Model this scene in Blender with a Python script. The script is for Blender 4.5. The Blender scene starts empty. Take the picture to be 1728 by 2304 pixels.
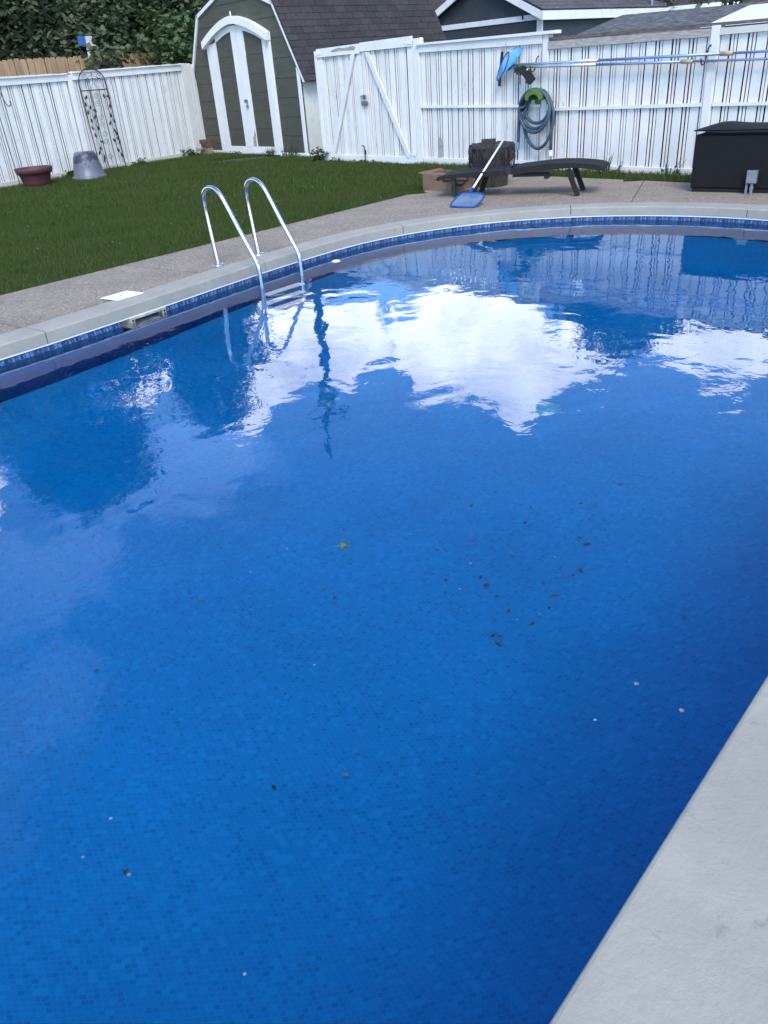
import bpy, math, random
import numpy as np
from mathutils import Vector, Matrix

random.seed(7)
rng = np.random.default_rng(11)
R = math.radians
SC = bpy.context.scene
COL = SC.collection

# ------------------------------------------------------------------ camera, sky, sun, exposure
PITCH, ROLL, EYE = R(29.6617), R(4.5), 1.5
fwd = Vector((0, math.cos(PITCH), -math.sin(PITCH)))
r0 = Vector((1, 0, 0)); u0 = r0.cross(fwd)
rt = r0 * math.cos(ROLL) - u0 * math.sin(ROLL)
up = r0 * math.sin(ROLL) + u0 * math.cos(ROLL)
cd = bpy.data.cameras.new('camera'); cam = bpy.data.objects.new('camera', cd); COL.objects.link(cam)
cam.matrix_world = Matrix(((rt.x, up.x, -fwd.x, 0), (rt.y, up.y, -fwd.y, 0), (rt.z, up.z, -fwd.z, EYE), (0, 0, 0, 1)))
cd.sensor_fit = 'VERTICAL'; cd.sensor_height = 36; cd.lens = 1740 / 2304 * 36
cd.clip_start = .05; cd.clip_end = 2000
SC.camera = cam

SUN_EL, SUN_AZ = R(46), R(178)            # azimuth measured from +Y towards +X: behind the photographer
W = bpy.data.worlds.new('World'); SC.world = W; W.use_nodes = True
wn, wl = W.node_tree.nodes, W.node_tree.links
wn.clear()
def wnode(t, **kw):
    n = wn.new(t)
    for k, v in kw.items(): setattr(n, k, v)
    return n
def wmath(op, a, b=None, c=None, clamp=False):
    n = wnode('ShaderNodeMath', operation=op, use_clamp=clamp)
    for i, v in enumerate((a, b, c)):
        if v is None: continue
        if isinstance(v, (int, float)): n.inputs[i].default_value = v
        else: wl.new(v, n.inputs[i])
    return n.outputs[0]
sky = wnode('ShaderNodeTexSky', sky_type='NISHITA', sun_disc=False, sun_elevation=SUN_EL, sun_rotation=SUN_AZ,
            altitude=2500, air_density=1.0, dust_density=.1, ozone_density=4.0)
tc = wnode('ShaderNodeTexCoord'); sx = wnode('ShaderNodeSeparateXYZ'); wl.new(tc.outputs['Generated'], sx.inputs[0])
X_, Y_, Z_ = sx.outputs
AZ = wmath('MULTIPLY', wmath('ARCTAN2', X_, Y_), 57.2958)
EL = wmath('MULTIPLY', wmath('ARCSINE', Z_), 57.2958)
def wnoise(scale, detail, rough, vec=None, dist=0.0):
    n = wnode('ShaderNodeTexNoise'); n.inputs['Scale'].default_value = scale; n.inputs['Detail'].default_value = detail
    n.inputs['Roughness'].default_value = rough; n.inputs['Distortion'].default_value = dist
    wl.new(vec or tc.outputs['Generated'], n.inputs['Vector']); return n.outputs['Fac']
edge = wmath('ADD', wmath('MULTIPLY', wmath('SUBTRACT', wnoise(7, 3, .5, dist=.2), .5), 1.0), wmath('MULTIPLY', wmath('SUBTRACT', wnoise(19, 7, .62, dist=.35), .5), 1.1))
def blob(a, e, w, h, soft=1.0):
    dx = wmath('DIVIDE', wmath('SUBTRACT', AZ, a), w); dy = wmath('DIVIDE', wmath('SUBTRACT', EL, e), h)
    d = wmath('SQRT', wmath('ADD', wmath('MULTIPLY', dx, dx), wmath('MULTIPLY', dy, dy)))
    return wmath('MULTIPLY', wmath('SUBTRACT', 1.0, d), soft)
# cumulus bank that the pool mirrors
blobs = [blob(-9, 17.8, 5.5, 4.6), blob(-10.5, 21.5, 3, 1.8), blob(-2, 17.2, 7, 3.6), blob(6, 17.6, 8, 5.0), blob(11, 20, 6, 2.6), blob(11.2, 22.0, 1.8, 2.2),
         blob(15.5, 18.6, 4.2, 2.6), blob(25, 17.4, 7, 2.6), blob(25.8, 20.7, 1.9, .35), blob(-17.3, 17, 3.4, 3.2), blob(-31, 22.5, 3, 4)]
m = blobs[0]
for b in blobs[1:]: m = wmath('MAXIMUM', m, b)
cum = wmath('SUBTRACT', wmath('ADD', m, edge), wmath('MULTIPLY', wmath('MAXIMUM', blob(.8, 20.4, 2.6, 1.6), 0.0), 1.3))
mr = wnode('ShaderNodeMapRange', interpolation_type='SMOOTHSTEP'); wl.new(cum, mr.inputs[0])
mr.inputs[1].default_value = .08; mr.inputs[2].default_value = .24
cum_mask = mr.outputs[0]
# thin high cloud drifting over to the left
thin = wmath('MAXIMUM', wmath('MAXIMUM', blob(-35, 37, 10, 5), blob(-42, 43, 10, 4)), wmath('MAXIMUM', blob(-15, 24.5, 9, 4.5), blob(-31, 29, 11, 4.0)))
mr2 = wnode('ShaderNodeMapRange', interpolation_type='SMOOTHSTEP'); wl.new(wmath('ADD', thin, wmath('MULTIPLY', edge, 1.2)), mr2.inputs[0])
mr2.inputs[1].default_value = .0; mr2.inputs[2].default_value = .5
# scattered cumulus low down and, unseen, behind the camera, set for white fill light
comb = wnode('ShaderNodeCombineXYZ')
zz = wmath('ADD', wmath('MAXIMUM', Z_, 0.0), .22)
wl.new(wmath('DIVIDE', X_, zz), comb.inputs[0]); wl.new(wmath('DIVIDE', Y_, zz), comb.inputs[1])
gen = wnoise(1.3, 7, .58, comb.outputs[0])
mr3 = wnode('ShaderNodeMapRange', interpolation_type='SMOOTHSTEP'); wl.new(gen, mr3.inputs[0])
mr3.inputs[1].default_value = .52; mr3.inputs[2].default_value = .66
seen = wnode('ShaderNodeMapRange', interpolation_type='SMOOTHSTEP'); wl.new(Y_, seen.inputs[0])
seen.inputs[1].default_value = .22; seen.inputs[2].default_value = -.15
lowband = wnode('ShaderNodeMapRange', interpolation_type='SMOOTHSTEP'); wl.new(EL, lowband.inputs[0])
lowband.inputs[1].default_value = 14; lowband.inputs[2].default_value = 6
gmask = wmath('MULTIPLY', mr3.outputs[0], wmath('MAXIMUM', seen.outputs[0], lowband.outputs[0]))
shade = wmath('ADD', wmath('MULTIPLY', wnoise(9, 6, .6, dist=.4), 2.4), -.1)
def wmix(fac, a, b):
    n = wnode('ShaderNodeMix', data_type='RGBA')
    if isinstance(fac, (int, float)): n.inputs[0].default_value = fac
    else: wl.new(fac, n.inputs[0])
    for i, v in ((6, a), (7, b)):
        if isinstance(v, tuple): n.inputs[i].default_value = v
        else: wl.new(v, n.inputs[i])
    return n.outputs[2]
CB = 8.3
cc = wnode('ShaderNodeVectorMath', operation='SCALE'); cc.inputs[0].default_value = (CB * .95, CB * .98, CB * 1.03); wl.new(shade, cc.inputs['Scale'])
veil = wnode('ShaderNodeVectorMath', operation='SCALE'); wl.new(sky.outputs[0], veil.inputs[0]); veil.inputs['Scale'].default_value = 2.3
veilc = wmix(.10, veil.outputs[0], cc.outputs[0])
col = wmix(wmath('MULTIPLY', mr2.outputs[0], .6), sky.outputs[0], veilc)
col = wmix(wmath('MULTIPLY', gmask, .6), col, cc.outputs[0])
col = wmix(cum_mask, col, cc.outputs[0])
bg = wnode('ShaderNodeBackground'); wl.new(col, bg.inputs[0]); bg.inputs[1].default_value = .15
wo = wnode('ShaderNodeOutputWorld'); wl.new(bg.outputs[0], wo.inputs[0])

sl = bpy.data.lights.new('sun', 'SUN'); sun = bpy.data.objects.new('sun', sl); COL.objects.link(sun)
sl.energy = 1.0; sl.angle = R(25); sl.color = (1, .97, .93)
sdir = Vector((math.sin(SUN_AZ) * math.cos(SUN_EL), math.cos(SUN_AZ) * math.cos(SUN_EL), math.sin(SUN_EL)))
sun.rotation_euler = sdir.to_track_quat('Z', 'Y').to_euler()

SC.render.engine = 'CYCLES'
SC.view_settings.view_transform = 'Standard'; SC.view_settings.look = 'None'
SC.view_settings.exposure = 1.75; SC.view_settings.gamma = 1; SC.view_settings.use_curve_mapping = False
cy = SC.cycles
cy.use_denoising = True
cy.max_bounces = 10; cy.transmission_bounces = 8; cy.glossy_bounces = 4; cy.diffuse_bounces = 4; cy.transparent_max_bounces = 12
cy.sample_clamp_indirect = 12

# ------------------------------------------------------------------ materials
def new_mat(name):
    m = bpy.data.materials.new(name); m.use_nodes = True
    nt = m.node_tree; b = nt.nodes['Principled BSDF']
    return m, nt, b
class NT:
    def __init__(s, nt): s.t = nt; s.n = nt.nodes; s.l = nt.links
    def node(s, t, ins=None, **kw):
        n = s.n.new(t)
        for k, v in kw.items(): setattr(n, k, v)
        for k, v in (ins or {}).items(): s.put(n, k, v)
        return n
    def put(s, n, k, v):
        if hasattr(v, 'is_linked') or isinstance(v, bpy.types.NodeSocket): s.l.new(v, n.inputs[k])
        else: n.inputs[k].default_value = v
    def math(s, op, a, b=0.0, c=0.0, clamp=False):
        n = s.node('ShaderNodeMath', {0: a, 1: b, 2: c}, operation=op, use_clamp=clamp); return n.outputs[0]
    def pos(s): return s.node('ShaderNodeNewGeometry').outputs['Position']
    def noise(s, scale, detail=4, rough=.55, vec=None, stretch=None, dist=0.0):
        v = vec or s.pos()
        if stretch:
            v = s.node('ShaderNodeVectorMath', {0: v, 1: stretch}, operation='MULTIPLY').outputs[0]
        return s.node('ShaderNodeTexNoise', {'Vector': v, 'Scale': scale, 'Detail': detail, 'Roughness': rough, 'Distortion': dist}).outputs['Fac']
    def ramp(s, f, a, b, smooth=False):
        return s.node('ShaderNodeMapRange', {0: f, 1: a, 2: b}, interpolation_type='SMOOTHSTEP' if smooth else 'LINEAR').outputs[0]
    def mix(s, f, a, b):
        n = s.node('ShaderNodeMix', data_type='RGBA'); s.put(n, 0, f)
        for i, v in ((6, a), (7, b)): s.put(n, i, (*v, 1) if isinstance(v, tuple) and len(v) == 3 else v)
        return n.outputs[2]
    def bump(s, h, strength, dist):
        return s.node('ShaderNodeBump', {'Height': h, 'Strength': strength, 'Distance': dist}).outputs[0]
    def rnd(s): return s.node('ShaderNodeObjectInfo').outputs['Random']

def M(name, c, rough=.6, var=.12, scale=6, metal=0.0, bump=0.0, bscale=60, bdist=.004, objvar=0.0, c2=None, stretch=None, spec=.5):
    m, nt, b = new_mat(name); t = NT(nt)
    n1 = t.noise(scale, 5, .6, stretch=stretch)
    dark = c2 or tuple(max(0, v * (1 - 2.2 * var)) for v in c)
    lite = tuple(min(1, v * (1 + .6 * var)) for v in c)
    colr = t.mix(t.ramp(n1, .3, .7), dark, lite)
    if objvar:
        f = t.math('ADD', t.math('MULTIPLY', t.rnd(), objvar), 1 - objvar / 2)
        colr = t.node('ShaderNodeVectorMath', {0: colr, 'Scale': f}, operation='SCALE').outputs[0]
    t.put(b, 'Base Color', colr); b.inputs['Roughness'].default_value = rough; b.inputs['Metallic'].default_value = metal
    b.inputs['Specular IOR Level'].default_value = spec
    if bump: t.put(b, 'Normal', t.bump(t.noise(bscale, 4, .6, stretch=stretch), bump, bdist))
    return m

def paint_mat(name, base, wood=(.20, .16, .12), peel=.74, grime=.5):
    m, nt, b = new_mat(name); t = NT(nt)
    r = t.rnd()
    off = t.node('ShaderNodeCombineXYZ', {0: t.math('MULTIPLY', r, 37.0), 1: t.math('MULTIPLY', r, 11.0), 2: 0.0}).outputs[0]
    p = t.node('ShaderNodeVectorMath', {0: t.pos(), 1: off}, operation='ADD').outputs[0]
    n1 = t.noise(5, 6, .7, p, (3, 3, .55)); n2 = t.noise(34, 4, .6, p, (3, 3, .35)); n3 = t.noise(2.2, 5, .6, p)
    colr = t.mix(t.ramp(n3, .35, .75), base, tuple(v * k for v, k in zip(base, (.86, .87, .86))))
    colr = t.mix(t.math('MULTIPLY', t.ramp(n2, .5, .8), .22), colr, tuple(v * .62 for v in base))
    dirt = t.math('MULTIPLY', t.ramp(t.noise(7, 6, .72, p, (1, 1, .5)), .56, .74), grime)
    colr = t.mix(t.math('MULTIPLY', dirt, .5), colr, (.36, .36, .30))
    pk = t.ramp(t.math('ADD', n1, t.math('MULTIPLY', n2, .12)), peel, peel + .025)
    woodc = t.mix(t.ramp(n2, .3, .7), wood, tuple(v * 1.9 for v in wood))
    colr = t.mix(pk, colr, woodc)
    colr = t.node('ShaderNodeVectorMath', {0: colr, 'Scale': t.math('ADD', t.math('MULTIPLY', r, .10), .92)}, operation='SCALE').outputs[0]
    t.put(b, 'Base Color', colr); b.inputs['Roughness'].default_value = .55
    t.put(b, 'Normal', t.bump(t.math('SUBTRACT', t.math('MULTIPLY', n2, .5), pk), .5, .003))
    return m

WHITE = paint_mat('white_fence_paint', (.76, .715, .645), peel=.715)
WHITE2 = paint_mat('white_trim_paint', (.80, .76, .70), peel=.80, grime=.3)
WHITE_STAIN = paint_mat('stained_white_paint', (.60, .56, .46), peel=.72, grime=1.0)
BAREWOOD = M('weathered_bare_wood', (.40, .36, .31), .8, .25, 9, bump=.5, bscale=40, stretch=(1, 1, 8), c2=(.22, .18, .15))
DARKWOOD_GAPSHADE = M('dark_wood_gap_shade', (.045, .04, .038), .85, .3, 8, bump=.4)  # dark wood; behind the fence gaps its colour stands in for shade
CAPWOOD = M('grey_brown_cap_wood', (.15, .115, .095), .85, .3, 8, bump=.5, stretch=(1, 1, 6))
TAN = M('new_cedar_wood', (.42, .255, .125), .7, .16, 7, bump=.35, bscale=50, stretch=(3, 3, .4), objvar=.3)
GREEN = M('grey_green_siding_paint', (.070, .069, .046), .7, .12, 5, bump=.5, bscale=70, bdist=.002, stretch=(.5, .5, 4), objvar=.12)
SHINGLE = M('charcoal_asphalt_shingle', (.040, .033, .030), .92, .3, 30, bump=.7, bscale=160, objvar=.45)
SHINGLE2 = M('grey_asphalt_shingle', (.095, .090, .088), .92, .35, 18, bump=.6, bscale=150, objvar=.4)
STREAK = M('streaked_roof_shingle', (.17, .165, .155), .9, .5, 5, bump=.5, bscale=90, c2=(.055, .055, .06), stretch=(1.2, 1.2, 6))
BROWNROOF = M('brown_roof_shingle', (.12, .085, .07), .9, .3, 10, bump=.4)
BLUEGREY = M('blue_grey_wall_paint', (.033, .039, .043), .75, .12, 5, bump=.3, bscale=90)
CLEANWHITE = M('clean_white_trim', (.70, .67, .62), .5, .05, 4)
BLACKMETAL = M('black_iron', (.018, .018, .02), .45, .2, 30, metal=.3)
GALV = M('galvanised_metal', (.32, .32, .33), .4, .25, 40, metal=.85)
STEEL, _nt, _b = new_mat('polished_stainless'); _t = NT(_nt)
_b.inputs['Metallic'].default_value = 1; _b.inputs['Base Color'].default_value = (.56, .56, .57, 1)
_t.put(_b, 'Roughness', _t.math('ADD', _t.math('MULTIPLY', _t.noise(18, 4, .6, stretch=(1, 1, 4)), .16), .07))
REDPOT = M('maroon_plastic', (.085, .024, .025), .55, .18, 6, bump=.1)
GREYPOT, _nt, _b = new_mat('grey_weathered_plastic'); _t = NT(_nt)
_p = _t.pos(); _z = _t.node('ShaderNodeSeparateXYZ', {0: _p}).outputs[2]
_msk = _t.ramp(_t.math('ADD', _t.noise(5, 5, .65, stretch=(1.4, 1.4, 1)), _t.math('MULTIPLY', _t.math('ABSOLUTE', _t.math('SUBTRACT', _z, .40)), -1.3)), .43, .46)
_t.put(_b, 'Base Color', _t.mix(_msk, _t.mix(_t.ramp(_t.noise(9, 5, .6, stretch=(1, 1, .3)), .3, .7), (.085, .09, .10), (.13, .14, .155)), (.03, .034, .042)))
_b.inputs['Roughness'].default_value = .42
WICKER, _nt, _b = new_mat('black_resin_wicker'); _t = NT(_nt)
_tc = _t.node('ShaderNodeTexCoord').outputs['Object']
_w1 = _t.node('ShaderNodeTexWave', {'Vector': _tc, 'Scale': 16.0, 'Distortion': .6, 'Detail': 1.0}, bands_direction='Z').outputs['Fac']
_w2 = _t.node('ShaderNodeTexWave', {'Vector': _tc, 'Scale': 14.0, 'Distortion': .4, 'Detail': 1.0}, bands_direction='X').outputs['Fac']
_wv = _t.math('MULTIPLY', _w1, _w2)
_t.put(_b, 'Base Color', _t.mix(_wv, (.006, .006, .006), (.011, .011, .011)))
_b.inputs['Roughness'].default_value = .75; _b.inputs['Specular IOR Level'].default_value = .2; _t.put(_b, 'Normal', _t.bump(_wv, .35, .004))
LIDM = M('dark_plastic_lid', (.010, .010, .010), .7, .15, 20, spec=.25, bump=.25, bscale=80)
LOUNGE = M('dark_brown_wicker', (.018, .014, .013), .7, .2, 30, spec=.25, bump=.5, bscale=180, bdist=.003)
CARD, _nt, _b = new_mat('cardboard'); _t = NT(_nt)
_t.put(_b, 'Base Color', _t.mix(_t.ramp(_t.noise(14, 4, .6), .3, .7), (.155, .090, .052), (.20, .12, .072))); _b.inputs['Roughness'].default_value = .8
INK = M('black_print', (.02, .018, .018), .7, .1)
BARK = M('fibrous_bark', (.058, .045, .038), .95, .4, 14, bump=1.0, bscale=40, bdist=.02, stretch=(3, 3, .5), c2=(.016, .014, .013))
SOIL = M('dry_soil', (.10, .075, .055), .95, .3, 20, bump=.8)
BARKTREE = M('tree_bark', (.05, .042, .035), .95, .3, 8, bump=.8, bscale=20, bdist=.03)
HOSE = M('blue_grey_hose', (.042, .078, .112), .45, .15, 8)
HOSECUFF = M('pale_blue_cuff', (.16, .26, .40), .45, .1)
WHITEPL = M('white_plastic', (.78, .78, .78), .4, .04)
GREENPL = M('green_plastic', (.10, .17, .018), .5, .2, 8)
POLEBLUE = M('anodised_blue_pole', (.28, .40, .66), .3, .08, 4, metal=.55)
POLEALU = M('aluminium_pole', (.55, .62, .70), .28, .08, 4, metal=.75)
TAPE = M('tan_grip', (.42, .34, .22), .7, .15, 20)
NETFRAME = M('blue_net_frame', (.01, .045, .22), .4, .1)
BRICKR = M('red_brick', (.13, .062, .052), .9, .25, 12, bump=.5, objvar=.3)
BRICKT = M('tan_brick', (.26, .18, .12), .9, .2, 12, bump=.5, objvar=.3)
OUTLET = M('grey_outlet_metal', (.17, .18, .19), .55, .15, 15)
CREAM = M('aged_cream_plastic', (.42, .38, .28), .5, .25, 14)
CAVITY = M('skimmer_cavity_plastic', (.50, .52, .52), .55, .2, 9)
CONCRETE_DARK = M('old_concrete', (.2, .19, .175), .9, .2, 8, bump=.4)
SIGNBLUE = M('blue_board_paint', (.03, .12, .35), .6, .15, 12)
def net_mat(name, c, alpha):
    m, nt, b = new_mat(name); t = NT(nt)
    b.inputs['Base Color'].default_value = (*c, 1); b.inputs['Roughness'].default_value = .7
    vor = t.noise(26, 4, .6)
    t.put(b, 'Alpha', t.math('ADD', t.math('MULTIPLY', t.ramp(vor, .35, .65), .22), alpha))
    return m
NETBLUE = net_mat('blue_mesh_net', (.10, .40, .72), .46)
NETPALE = net_mat('pale_mesh_net', (.10, .20, .33), .50)
PAPER = M('white_skimmer_lid', (.80, .80, .80), .5, .03)

# coping: pale painted concrete
COPING, _nt, _b = new_mat('painted_coping_concrete'); _t = NT(_nt)
_f = _t.noise(3, 6, .6); _g = _t.noise(95, 5, .62); _h = _t.noise(26, 5, .65); _s = _t.noise(11, 7, .72)
_c = _t.mix(_t.ramp(_f, .35, .7), (.285, .258, .205), (.342, .310, .246))
_c = _t.mix(_t.math('MULTIPLY', _t.ramp(_h, .55, .8), .35), _c, (.22, .20, .165))
_c = _t.mix(_t.math('MULTIPLY', _t.ramp(_s, .60, .68), .55), _c, (.16, .15, .14))
_t.put(_b, 'Base Color', _c); _b.inputs['Roughness'].default_value = .75
_t.put(_b, 'Normal', _t.bump(_t.math('ADD', _t.math('MULTIPLY', _g, .55), _h), .5, .006))
# exposed-aggregate deck
DECK, _nt, _b = new_mat('exposed_aggregate_concrete'); _t = NT(_nt)
_v = _t.node('ShaderNodeTexVoronoi', {'Vector': _t.pos(), 'Scale': 85.0})
_vr = _t.node('ShaderNodeSeparateColor', {0: _v.outputs['Color']}).outputs[0]
_c = _t.mix(_vr, (.165, .130, .092), (.345, .272, .195))
_c = _t.mix(_t.ramp(_vr, .88, .95), _c, (.42, .34, .25))
_c = _t.mix(_t.math('MULTIPLY', _t.ramp(_t.noise(2.4, 6, .65), .4, .75), .45), _c, (.11, .085, .06))
_c = _t.mix(_t.math('MULTIPLY', _t.ramp(_t.noise(.9, 4, .6), .5, .75), .35), _c, (.235, .18, .13))
_t.put(_b, 'Base Color', _c); _b.inputs['Roughness'].default_value = .85
_t.put(_b, 'Normal', _t.bump(_v.outputs['Distance'], .5, .006))
# lawn soil / grass base
GROUND, _nt, _b = new_mat('lawn_ground'); _t = NT(_nt)
_t.put(_b, 'Base Color', _t.mix(_t.ramp(_t.noise(3, 6, .7), .3, .7), (.022, .035, .013), (.040, .058, .020))); _b.inputs['Roughness'].default_value = 1
def leaf_mat(name, a, bcol, c, trans=.35):
    m, nt, b = new_mat(name); t = NT(nt)
    isl = t.node('ShaderNodeNewGeometry').outputs['Random Per Island']
    cl = t.ramp(t.noise(.8, 4, .6), .35, .65)
    colr = t.mix(isl, a, bcol); colr = t.mix(t.math('MULTIPLY', cl, .55), colr, c)
    t.put(b, 'Base Color', colr); b.inputs['Roughness'].default_value = .6; b.inputs['Specular IOR Level'].default_value = .25
    tr = t.node('ShaderNodeBsdfTranslucent', {0: colr}); mx = t.node('ShaderNodeMixShader', {0: trans})
    nt.links.new(b.outputs[0], mx.inputs[1]); nt.links.new(tr.outputs[0], mx.inputs[2])
    nt.links.new(mx.outputs[0], nt.nodes['Material Output'].inputs[0])
    return m
GRASS = leaf_mat('grass_blade', (.040, .066, .009), (.072, .110, .018), (.084, .100, .022), .3)
LEAFDARK = leaf_mat('dark_leaf', (.078, .102, .054), (.110, .136, .068), (.135, .155, .080))
LEAFMID = leaf_mat('mid_green_leaf', (.075, .115, .05), (.115, .165, .065), (.14, .185, .08))
LEAFLIGHT = leaf_mat('yellow_green_leaf', (.08, .13, .03), (.13, .19, .04), (.15, .21, .05))
WEED = leaf_mat('weed_leaf', (.028, .05, .018), (.05, .085, .028), (.06, .09, .035))
DEBRIS = M('wet_leaf', (.018, .042, .038), .6, .3, 30, objvar=.6)
STARLEAF = M('yellow_green_fallen_leaf', (.10, .14, .02), .5, .5, 60)
PETAL = M('pale_petal', (.17, .175, .20), .6, .1, 30, objvar=.3)

# pool liner: mosaic print
LINER, _nt, _b = new_mat('mosaic_print_vinyl_liner'); _t = NT(_nt)
_uv = _t.node('ShaderNodeUVMap').outputs[0]
_wob = _t.node('ShaderNodeTexNoise', {'Vector': _uv, 'Scale': 13.0, 'Detail': 3.0}).outputs['Color']
_uvw = _t.node('ShaderNodeVectorMath', {0: _uv, 1: _t.node('ShaderNodeVectorMath', {0: _wob, 'Scale': .010}, operation='SCALE').outputs[0]}, operation='ADD').outputs[0]
_sep = _t.node('ShaderNodeSeparateXYZ', {0: _uvw})
TS = .0175
_row = _t.math('FLOOR', _t.math('DIVIDE', _sep.outputs[1], TS))
_shift = _t.math('MULTIPLY', _t.math('FRACT', _t.math('MULTIPLY', _row, .381)), TS * 1.35)
_uu = _t.math('DIVIDE', _t.math('ADD', _sep.outputs[0], _shift), TS * 1.35)
_cellx = _t.math('FLOOR', _uu)
_cell = _t.node('ShaderNodeCombineXYZ', {0: _cellx, 1: _row, 2: 0.0}).outputs[0]
_wn = _t.node('ShaderNodeTexWhiteNoise', {'Vector': _cell}, noise_dimensions='3D').outputs['Value']
_fx = _t.math('ABSOLUTE', _t.math('SUBTRACT', _t.math('FRACT', _uu), .5)); _fy = _t.math('ABSOLUTE', _t.math('SUBTRACT', _t.math('FRACT', _t.math('DIVIDE', _sep.outputs[1], TS)), .5))
_gr = _t.ramp(_t.math('MAXIMUM', _fx, _fy), .37, .46)
_base = _t.mix(_t.ramp(_wn, .02, .30), (.0004, .113, .305), (.0005, .138, .372))
_base = _t.mix(_t.ramp(_wn, .82, .90), _base, (.0008, .162, .41))
_base = _t.mix(_t.math('MULTIPLY', _gr, .75), _base, (.0010, .170, .41))
_fade = _t.node('ShaderNodeTexNoise', {'Vector': _uv, 'Scale': 1.1, 'Detail': 4.0}).outputs['Fac']
_base = _t.node('ShaderNodeVectorMath', {0: _base, 'Scale': _t.math('ADD', _t.math('MULTIPLY', _fade, .5), .75)}, operation='SCALE').outputs[0]
_t.put(_b, 'Base Color', _base); _b.inputs['Roughness'].default_value = .6; _b.inputs['Specular IOR Level'].default_value = 0.0
# pool liner waterline border print
BORDER, _nt, _b = new_mat('printed_border_liner'); _t = NT(_nt)
_s = _t.node('ShaderNodeSeparateXYZ', {0: _t.node('ShaderNodeUVMap').outputs[0]})
_u = _t.math('DIVIDE', _s.outputs[0], .23); _v_ = _s.outputs[1]
_fu = _t.math('FRACT', _u)
def _rect(u0, u1, v0, v1):
    a = _t.math('MULTIPLY', _t.math('GREATER_THAN', _fu, u0), _t.math('LESS_THAN', _fu, u1))
    b_ = _t.math('MULTIPLY', _t.math('GREATER_THAN', _v_, v0), _t.math('LESS_THAN', _v_, v1))
    return _t.math('MULTIPLY', a, b_)
_n = _t.noise(60, 3, .6); 
_lit = _rect(.05, .17, -.134, -.098)
for q in ((.20, .33, -.134, -.097), (.36, .40, -.131, -.106), (.50, .58, -.133, -.100), (.62, .66, -.128, -.108), (.70, .78, -.134, -.100), (.86, .90, -.130, -.110)):
    _lit = _t.math('MAXIMUM', _lit, _rect(*q))
_lit = _t.math('MULTIPLY', _lit, _t.ramp(_n, .32, .62))
_blu = _t.mix(_t.ramp(_t.noise(30, 4, .65), .35, .7), (.010, .028, .075), (.018, .055, .155))
_blu = _t.mix(_rect(0.0, 1.0, -.094, -.08), _blu, (.006, .014, .04))
_blu = _t.mix(_rect(-1.0, 2.0, -.5, -.20), _blu, (.003, .042, .078))  # plain dark band: border colour plus the submerged wall's dimness painted in
_t.put(_b, 'Base Color', _t.mix(_t.math('MULTIPLY', _lit, .85), _blu, (.13, .25, .45))); _b.inputs['Roughness'].default_value = .4

# water
WATER, _nt, _b = new_mat('pool_water'); _t = NT(_nt)
_nt.nodes.remove(_b)
_p = _t.pos()
_a = _t.noise(1.5, 2, .5, _p, (1, 1, 0), .6); _bb = _t.noise(4.2, 3, .5, _p, (1.25, .85, 0), .9); _cc = _t.noise(14, 2, .5, _p, (1, 1, 0), .4)
_hh = _t.math('ADD', _t.math('MULTIPLY', _a, .0052), _t.math('ADD', _t.math('MULTIPLY', _bb, .0011), _t.math('MULTIPLY', _cc, .00022)))
_bn = _t.bump(_hh, 1.0, 1.0)
_gl = _t.node('ShaderNodeBsdfGlass', {'Color': (.97, .99, 1, 1), 'Roughness': 0.0, 'IOR': 1.333, 'Normal': _bn})
_nt.links.new(_gl.outputs[0], _nt.nodes['Material Output'].inputs[0])

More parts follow.
